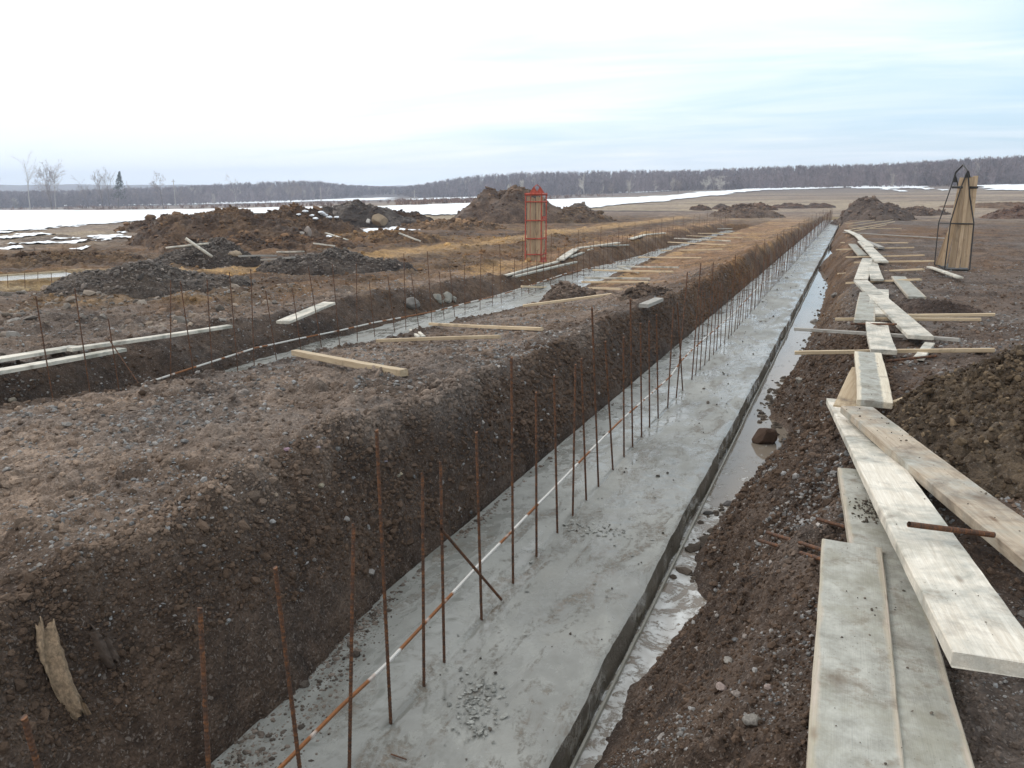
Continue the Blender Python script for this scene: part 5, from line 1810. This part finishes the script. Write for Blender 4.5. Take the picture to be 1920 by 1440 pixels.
# crumbs of soil and concrete on the planks
def on_board(o, n, x0, x1, ymax, smin, smax, label):
    co = [v.co for v in o.data.vertices]
    L = max(c.x for c in co); top = max(c.z for c in co)
    xs_ = rng.uniform(x0, x1, n) * L; ys_ = np.clip(rng.normal(0, ymax / 2, n), -ymax, ymax)
    M = o.matrix_world
    P = np.array([tuple(M @ Vector((a_, b_, top - .001))) for a_, b_ in zip(xs_, ys_)])
    g_ = rng.uniform(.05, .16, n)
    scatter('soil_crumbs', P, np.clip(np.exp(rng.normal(math.log(smin), .5, n)), .0015, smax), np.stack([g_ * 1.2, g_, g_ * .8], -1), CLOD, label, 'soil', squash=(.4, .8), sink=.1)


planks = [o for o in bpy.data.objects if o.name.startswith('plank')]
planks.sort(key=lambda o: o.name)
on_board(planks[1], 150, -.62, -.38, .10, .005, .013, 'crumbs of soil lying on the second plank beside the nearest one')
on_board(planks[1], 30, -.9, .9, .12, .003, .008, 'fine dirt on the second plank beside the nearest one')
on_board(planks[0], 26, -.95, .9, .12, .003, .008, 'fine dirt on the nearest plank')
on_board(planks[2], 26, -.95, .95, .12, .003, .008, 'fine dirt on the long whitish plank')
on_board(planks[3], 50, -.95, .95, .11, .004, .012, 'crumbs of mud on the brown plank slanting to the right edge')
on_board(planks[5], 14, -.9, .9, .12, .003, .008, 'fine dirt on the streaked board')
# lumps of mud standing out of the puddle
n = 420
Y_ = np.concatenate([rng.uniform(5.5, 12, 300), rng.uniform(12, 30, 120)]); X_ = np.interp(Y_, SH_Y, SH_X) + .02 - np.abs(rng.normal(0, .10, n))
ok = (X_ > -1.0)
X_, Y_ = X_[ok], Y_[ok]
sz = np.clip(np.exp(rng.normal(math.log(.022), .6, len(X_))), .006, .07)
g = rng.uniform(.05, .10, len(X_))
scatter('mud_lumps', np.stack([X_, Y_, X_ * 0 - .207], -1), sz, np.stack([g * 1.25, g, g * .8], -1), CLOD, 'dark lumps of mud standing out of the puddle along its shore', 'mud', squash=(.3, .7), sink=.15)

# ------------------------------------------------------------------ trees
def grow(seed, H, spread=.5, trunk_r=.12, levels=4, up=.6, first=.22, nb=(5, 8), lean=0.0, multi=1, wind=0.0):
    r_ = random.Random(seed)
    T, C = MB(), MB()

    def branch(mb, p, d, L, r, lv):
        n = 4
        pts = [Vector(p)]
        dd_ = Vector(d)
        for k in range(n):
            dd_ = (dd_ + Vector((r_.gauss(0, .10) + wind * .05, r_.gauss(0, .10), r_.gauss(0, .05) + up * .06))).normalized()
            pts.append(pts[-1] + dd_ * L / n)
        rad = [max(r * (1 - .75 * k / n), .012) for k in range(n + 1)]
        mb.tube(pts, rad, 5 if lv == 0 else 3, caps=False)
        if lv >= levels:
            return
        m_ = r_.randint(*nb) if lv else r_.randint(nb[0] + 3, nb[1] + 5)
        for i in range(m_):
            u = r_.uniform(first if lv == 0 else .2, 1.0)
            k = min(int(u * n), n - 1); f_ = u * n - k
            q_ = pts[k] * (1 - f_) + pts[k + 1] * f_
            ax = (pts[k + 1] - pts[k]).normalized()
            an = r_.uniform(0, 2 * math.pi)
            o1 = ax.orthogonal().normalized(); o2 = ax.cross(o1)
            sd_ = o1 * math.cos(an) + o2 * math.sin(an)
            tilt = r_.uniform(.45, .9) * spread * 1.6
            nd = (ax + sd_ * tilt).normalized()
            ll = L * (r_.uniform(.34, .55) if lv == 0 else r_.uniform(.35, .62)) * (1 - .45 * u if lv == 0 else 1)
            branch(C, q_, nd, ll, max(rad[k] * .5, .012), lv + 1)

    for i in range(multi):
        d = Vector((lean + (r_.gauss(0, .16) if multi > 1 else 0), r_.gauss(0, .12 if multi > 1 else .02), 1)).normalized()
        branch(T, (r_.gauss(0, .12) if multi > 1 else 0, r_.gauss(0, .12) if multi > 1 else 0, -.15), d, H * (r_.uniform(.75, 1) if multi > 1 else 1), trunk_r, 0)
    return T, C


def tree_px(px, py_base, py_top, label, pale=False, group='bare trees scattered beyond the snow field', dist=None, **kw):
    g_ = G(px, py_base)
    if dist:
        d = Vector((g_.x, g_.y)).normalized() * dist
        g_ = Vector((d.x, d.y, float(ground(d.x, d.y))))
    s_ = (g_ - Vector((0, 0, CAM_H))).length / FPX
    H = (py_base - py_top) * s_ * .80
    root = empty('bare_tree', g_, label, 'tree', group)
    T, C = grow(kw.pop('seed', int(px)), H, trunk_r=kw.pop('trunk_r', H * .011), **kw)
    T.build('trunk', BIRCH if pale else BARK, root)
    C.build('crown', TWIGP if pale else TWIG, root)
    return root


tree_px(57, 394, 303, 'pale slim birch leaning left at far left', True, spread=.55, lean=-.22, levels=3, nb=(4, 6), first=.4)
tree_px(98, 394, 304, 'widest and bushiest bare tree, right of the leaning birch', False, spread=.62, levels=4, multi=3, nb=(4, 5), first=.2, trunk_r=.10)
tree_px(105, 393, 318, 'pale birch trunk in front of the bushiest bare tree', True, spread=.5, levels=3, nb=(4, 6))
tree_px(-6, 392, 334, 'bare tree cut off by the left edge of the picture', False, spread=.7, levels=3, nb=(5, 7), lean=.1)
tree_px(151, 392, 352, 'thin short sapling between the bushy tree and the tall pair', False, spread=.35, levels=3, nb=(3, 4))
tree_px(167, 391, 338, 'slim bare tree right of the thin sapling', False, spread=.45, levels=3, nb=(4, 6))
tree_px(194, 391, 318, 'tall bare tree with upright limbs, left of the pair', False, spread=.35, levels=3, nb=(5, 7), multi=2)
tree_px(206, 391, 322, 'tall bare tree with upright limbs, right of the pair', False, spread=.35, levels=3, nb=(5, 7))
tree_px(246, 390, 350, 'thin dark sapling right of the evergreen', False, spread=.4, levels=3, nb=(3, 5))
tree_px(258, 390, 352, 'second thin sapling right of the evergreen', False, spread=.4, levels=3, nb=(3, 5), lean=-.2)
tree_px(307, 392, 330, 'spreading bare tree with a stout trunk, right of the saplings', False, spread=.62, levels=4, nb=(4, 5), trunk_r=.12)
tree_px(340, 389, 352, 'small leaning bare tree next to the stout one', False, spread=.6, levels=3, nb=(4, 6))
tree_px(443, 384, 335, 'pale crooked bare tree behind the peaked mound', True, spread=.55, levels=4, nb=(3, 5))
tree_px(508, 381, 342, 'broad misty bare tree behind the brown humps', False, spread=.65, levels=4, nb=(4, 5), multi=2)
tree_px(545, 380, 340, 'widest misty bare tree left of the turf ridge', False, spread=.75, levels=4, nb=(4, 6), multi=3)
tree_px(566, 380, 346, 'smaller misty bare tree at the turf ridge', False, spread=.65, levels=4, nb=(4, 5), multi=2)
tree_px(953, 372, 337, 'pale bare tree left of the two above the conical heap', True, spread=.7, levels=4, nb=(4, 5), dist=190)
tree_px(984, 372, 329, 'pale bare tree just left above the red crate', True, spread=.45, levels=4, nb=(4, 6), dist=190)
tree_px(1096, 373, 328, 'pale bare tree standing by the snow right of the red crate', True, spread=.5, levels=4, nb=(4, 6))
tree_px(1130, 368, 346, 'small pale sapling right of the pale bare tree', True, spread=.35, levels=3, nb=(3, 5), dist=260)
tree_px(1148, 367, 340, 'low bushy bare tree in front of the wood', False, spread=.7, levels=3, nb=(5, 7), multi=2, dist=260)
tree_px(1180, 366, 333, 'slim pale tree in front of the wood, left of the big bushes', True, spread=.4, levels=3, nb=(4, 6), dist=260)
tree_px(1272, 364, 338, 'dark round bush in front of the wood', False, spread=.8, levels=3, nb=(5, 7), multi=3, dist=280)
tree_px(1322, 362, 332, 'pale round leafless bush, left of a pair by the snow tip', True, spread=.8, levels=4, nb=(4, 5), multi=3, dist=280)
tree_px(1352, 361, 330, 'pale round leafless bush, right of a pair by the snow tip', True, spread=.8, levels=4, nb=(4, 5), multi=3, dist=280)

# evergreen
g_ = G(222, 391)
s_ = (g_ - Vector((0, 0, CAM_H))).length / FPX
Ht = 60 * s_
root = empty('spruce_tree', g_, 'dark ragged evergreen leaning slightly among the bare trees', 'tree')
lean = Vector((.18, 0, 1)).normalized()
T = MB(); T.tube([lean * Ht * k / 6 for k in range(7)], [.10 * (1 - k / 7) + .01 for k in range(7)], 6); T.build('trunk', BARK, root)
C = MB(); r_ = random.Random(5)
for i in range(1500):
    u = r_.random() ** .8
    z = .32 + .68 * u
    if .45 < z < .56 and r_.random() < .6: continue
    rad = (1.05 - z) * Ht * .30 * r_.uniform(.1, 1.15)
    an = r_.uniform(0, 6.28)
    c = lean * Ht * z + Vector((math.cos(an) * rad + .1, math.sin(an) * rad, -rad * .35))
    s2 = r_.uniform(.10, .24)
    v1 = Vector((r_.gauss(0, 1), r_.gauss(0, 1), r_.gauss(0, .5))).normalized() * s2; v2 = v1.orthogonal().normalized() * s2 * .5
    i0 = len(C.v); C.v += [tuple(c - v1), tuple(c + v2), tuple(c + v1), tuple(c - v2)]; C.f.append((i0, i0 + 1, i0 + 2, i0 + 3))
C.build('crown', NEEDLE, root)

# poles of a power line far off
for px_, top, base, lb in [(328, 336, 380, 'thin utility pole behind the stout bare tree'), (602, 350, 374, 'small utility pole left of the valley'), (777, 356, 374, 'pale utility pole in the middle of the far field'), (899, 363, 372, 'tiny pale post beside the conical heap')]:
    dr = ray(px_, 372); L = math.hypot(dr[0], dr[1]); D0 = 330
    x_, y_ = dr[0] / L * D0, dr[1] / L * D0
    z0 = float(ground(x_, y_)); tp = PD(px_, top, (x_, y_))
    mb = MB(); mb.tube([Vector((x_, y_, z0)), Vector((x_, y_, tp.z))], [.16, .11], 7)
    mb.box((x_ - .9, y_ - .06, tp.z - .9), (x_ + .9, y_ + .06, tp.z - .75))
    mb.build('utility_pole', BIRCH, label=lb, cat='pole')

# ------------------------------------------------------------------ the far wood
TOPX = [-700, -200, 0, 130, 230, 330, 430, 510, 560, 600, 650, 700, 735, 760, 795, 860, 930, 1000, 1100, 1200, 1300, 1400, 1500, 1600, 1700, 1800, 1850, 1920, 2400]
TOPY = [358, 360, 359, 357, 353, 350, 344, 341, 339, 340, 346, 349, 350, 350, 344, 333, 326, 323, 321, 320, 319, 315, 311, 309, 304, 298, 295, 292, 288]
DWX = [-700, 0, 600, 735, 800, 1000, 1300, 1600, 1920, 2400]
DWD = [430, 430, 470, 560, 430, 400, 380, 360, 340, 330]


def far_wood():
    Vv = []; Ff = []; n0 = 0; Cc = []
    r_ = np.random.default_rng(11)
    px = -600
    trees = []
    while px < 2350:
        D0 = np.interp(px, DWX, DWD)
        for row in range(7):
            x_ = px + r_.uniform(-5, 5)
            D = D0 + row * 17 + r_.uniform(-7, 7)
            if row == 0 and r_.random() < .25: continue
            trees.append((x_, D, row))
        px += r_.uniform(3.6, 6.2)
    print('wood trees', len(trees))
    for x_, D, row in trees:
        dr = ray(x_, 380); L = math.hypot(dr[0], dr[1])
        X, Y = dr[0] / L * D, dr[1] / L * D
        zg_ = float(ground(X, Y))
        ty = np.interp(x_, TOPX, TOPY)
        dtop = ray(x_, ty); zt = CAM_H + dtop[2] / math.hypot(dtop[0], dtop[1]) * D
        Hfull = max(zt - zg_, 4)
        H = Hfull * r_.uniform(.86, 1.02) if row >= 3 else Hfull * (.60 + .12 * row) * r_.uniform(.8, 1.15)
        H = min(H * 1.16, 32)
        tone = r_.uniform(.86, 1.14)
        c0 = np.array([.200, .158, .158]) * tone if r_.random() > .04 else np.array([.34, .29, .26]) * tone
        # trunk
        w = .16
        segs = [((0, 0, -.5), (0, 0, H * .8), w)]
        nb = 70
        for k in range(nb):
            z0 = H * r_.uniform(.02, .82)
            an = r_.uniform(0, 6.28); el = r_.uniform(.5, 1.35)
            ll = H * .30 * r_.uniform(.5, 1.0) * (1.15 - z0 / H)+ .5
            o_ = (r_.normal(0, .4), r_.normal(0, .4), z0)
            e_ = (o_[0] + ll * math.cos(an) * math.cos(el), o_[1] + ll * math.sin(an) * math.cos(el), min(z0 + ll * math.sin(el), H))
            segs.append((o_, e_, r_.uniform(.05, .19)))
        S = np.array([s_[0] for s_ in segs]); E_ = np.array([s_[1] for s_ in segs]); Wd_ = np.array([s_[2] for s_ in segs])
        ax = E_ - S
        sd_ = np.cross(ax, np.array([-dr[0] / L, -dr[1] / L, 0]) + r_.normal(0, .5, (len(S), 3))); sd_ /= np.linalg.norm(sd_, axis=1)[:, None] + 1e-9
        P0 = np.array([X, Y, zg_])
        a = S + sd_ * Wd_[:, None]; b = S - sd_ * Wd_[:, None]; c = E_ - sd_ * Wd_[:, None] * .35; d = E_ + sd_ * Wd_[:, None] * .35
        q = np.stack([a, b, c, d], 1).reshape(-1, 3) + P0
        Vv.append(q); m_ = len(S)
        Ff.append(np.arange(m_ * 4).reshape(-1, 4) + n0); n0 += m_ * 4
        Cc.append(np.tile(c0, (m_ * 4, 1)))
    me = mesh_np('far_wood', np.concatenate(Vv), np.concatenate(Ff), MATS['wood_attr'], False, np.concatenate(Cc))
    link('far_wood', me, label='long band of bare grey-purple woodland along the horizon', cat='woodland', kind='stuff')


m_attr('wood_attr', .95, .3, .1)
far_wood()

# low brush between the snow strips and tufts along the wood
def brush(name, polys, n, hgt, col, label, dmax=900):
    Vv = []; Ff = []; Cc = []; n0 = 0
    r_ = np.random.default_rng(5)
    for poly in polys:
        xs = [p[0] for p in poly]; ys_ = [p[1] for p in poly]
        for _ in range(n):
            x_ = r_.uniform(min(xs), max(xs)); y_ = r_.uniform(min(ys_), max(ys_))
            if not in_poly(np.array([x_]), np.array([y_]), poly)[0]: continue
            g2 = G(x_, y_)
            if math.hypot(g2.x, g2.y) > dmax: continue
            m_ = 9
            b = np.array(g2) + r_.normal(0, .35, (m_, 3)) * np.array([1, 1, 0])
            hh = hgt * r_.uniform(.4, 1.2, m_)
            t_ = b + np.stack([r_.normal(0, .35, m_) * hh, r_.normal(0, .35, m_) * hh, hh], -1)
            s2 = r_.normal(0, 1, (m_, 3)) * np.array([1, 1, 0]); s2 /= np.linalg.norm(s2, axis=1)[:, None]
            w = .09
            q = np.stack([b + s2 * w, b - s2 * w, t_ - s2 * w * .6, t_ + s2 * w * .6], 1).reshape(-1, 3)
            Vv.append(q); Ff.append(np.arange(m_ * 4).reshape(-1, 4) + n0); n0 += m_ * 4
            Cc.append(np.tile(np.array(col) * r_.uniform(.7, 1.3), (m_ * 4, 1)))
    link(name, mesh_np(name, np.concatenate(Vv), np.concatenate(Ff), MATS['wood_attr'], False, np.concatenate(Cc)), label=label, cat='brush', kind='stuff')


brush('dry_brush', [[(-300, 393), (0, 390), (180, 387), (430, 384), (600, 380), (760, 377), (760, 380), (600, 387), (420, 390.5), (210, 393.5), (-300, 395.5)],
                    [(740, 376), (930, 370), (1010, 368), (1100, 366), (1150, 367), (1020, 374), (920, 379), (745, 386)]], 900, .8, (.20, .12, .085), 'low reddish dry brush in strips between the snow and the wood')

# ------------------------------------------------------------------ distant hill
xs = []; V_ = []
n = 240
A = np.radians(np.linspace(-75, 12, n))
prof_t = [(0, 0.0), (.3, .7), (.6, 1.0), (1, .6)]
for k, (u, hh) in enumerate(prof_t):
    D = 1250 + u * 330
    X = D * np.sin(A); Y = D * np.cos(A)
    top_ = 15 + 4 * fbm(A * 14, A * 0 + 1, 700, 4)
    V_.append(np.stack([X, Y, -40 + (top_ + 40) * hh], -1))
V_ = np.concatenate(V_)
ii = np.arange(4 * n).reshape(4, n)
F = np.stack([ii[:-1, :-1], ii[:-1, 1:], ii[1:, 1:], ii[1:, :-1]], -1).reshape(-1, 4)
link('hills', mesh_np('hills', V_, F, WOODS, True), kind='structure')

# ------------------------------------------------------------------ haze
mh = bpy.data.materials.new('haze'); mh.use_nodes = True
t = NT(mh.node_tree)
vol = t.n('ShaderNodeVolumePrincipled')
vol.inputs['Color'].default_value = (.75, .84, 1.0, 1)
vol.inputs['Density'].default_value = .00055
vol.inputs['Anisotropy'].default_value = 0.2
scene.cycles.volume_bounces = 2
scene.cycles.max_bounces = 8
out = t.n('ShaderNodeOutputMaterial'); t.l(vol.outputs[0], out.inputs['Volume'])
mb = MB(); mb.box((-3600, -80, -62), (3600, 1750, 62)); mb.build('haze', mh, kind='stuff', label='thin bluish spring haze filling the air over the site', cat='haze')
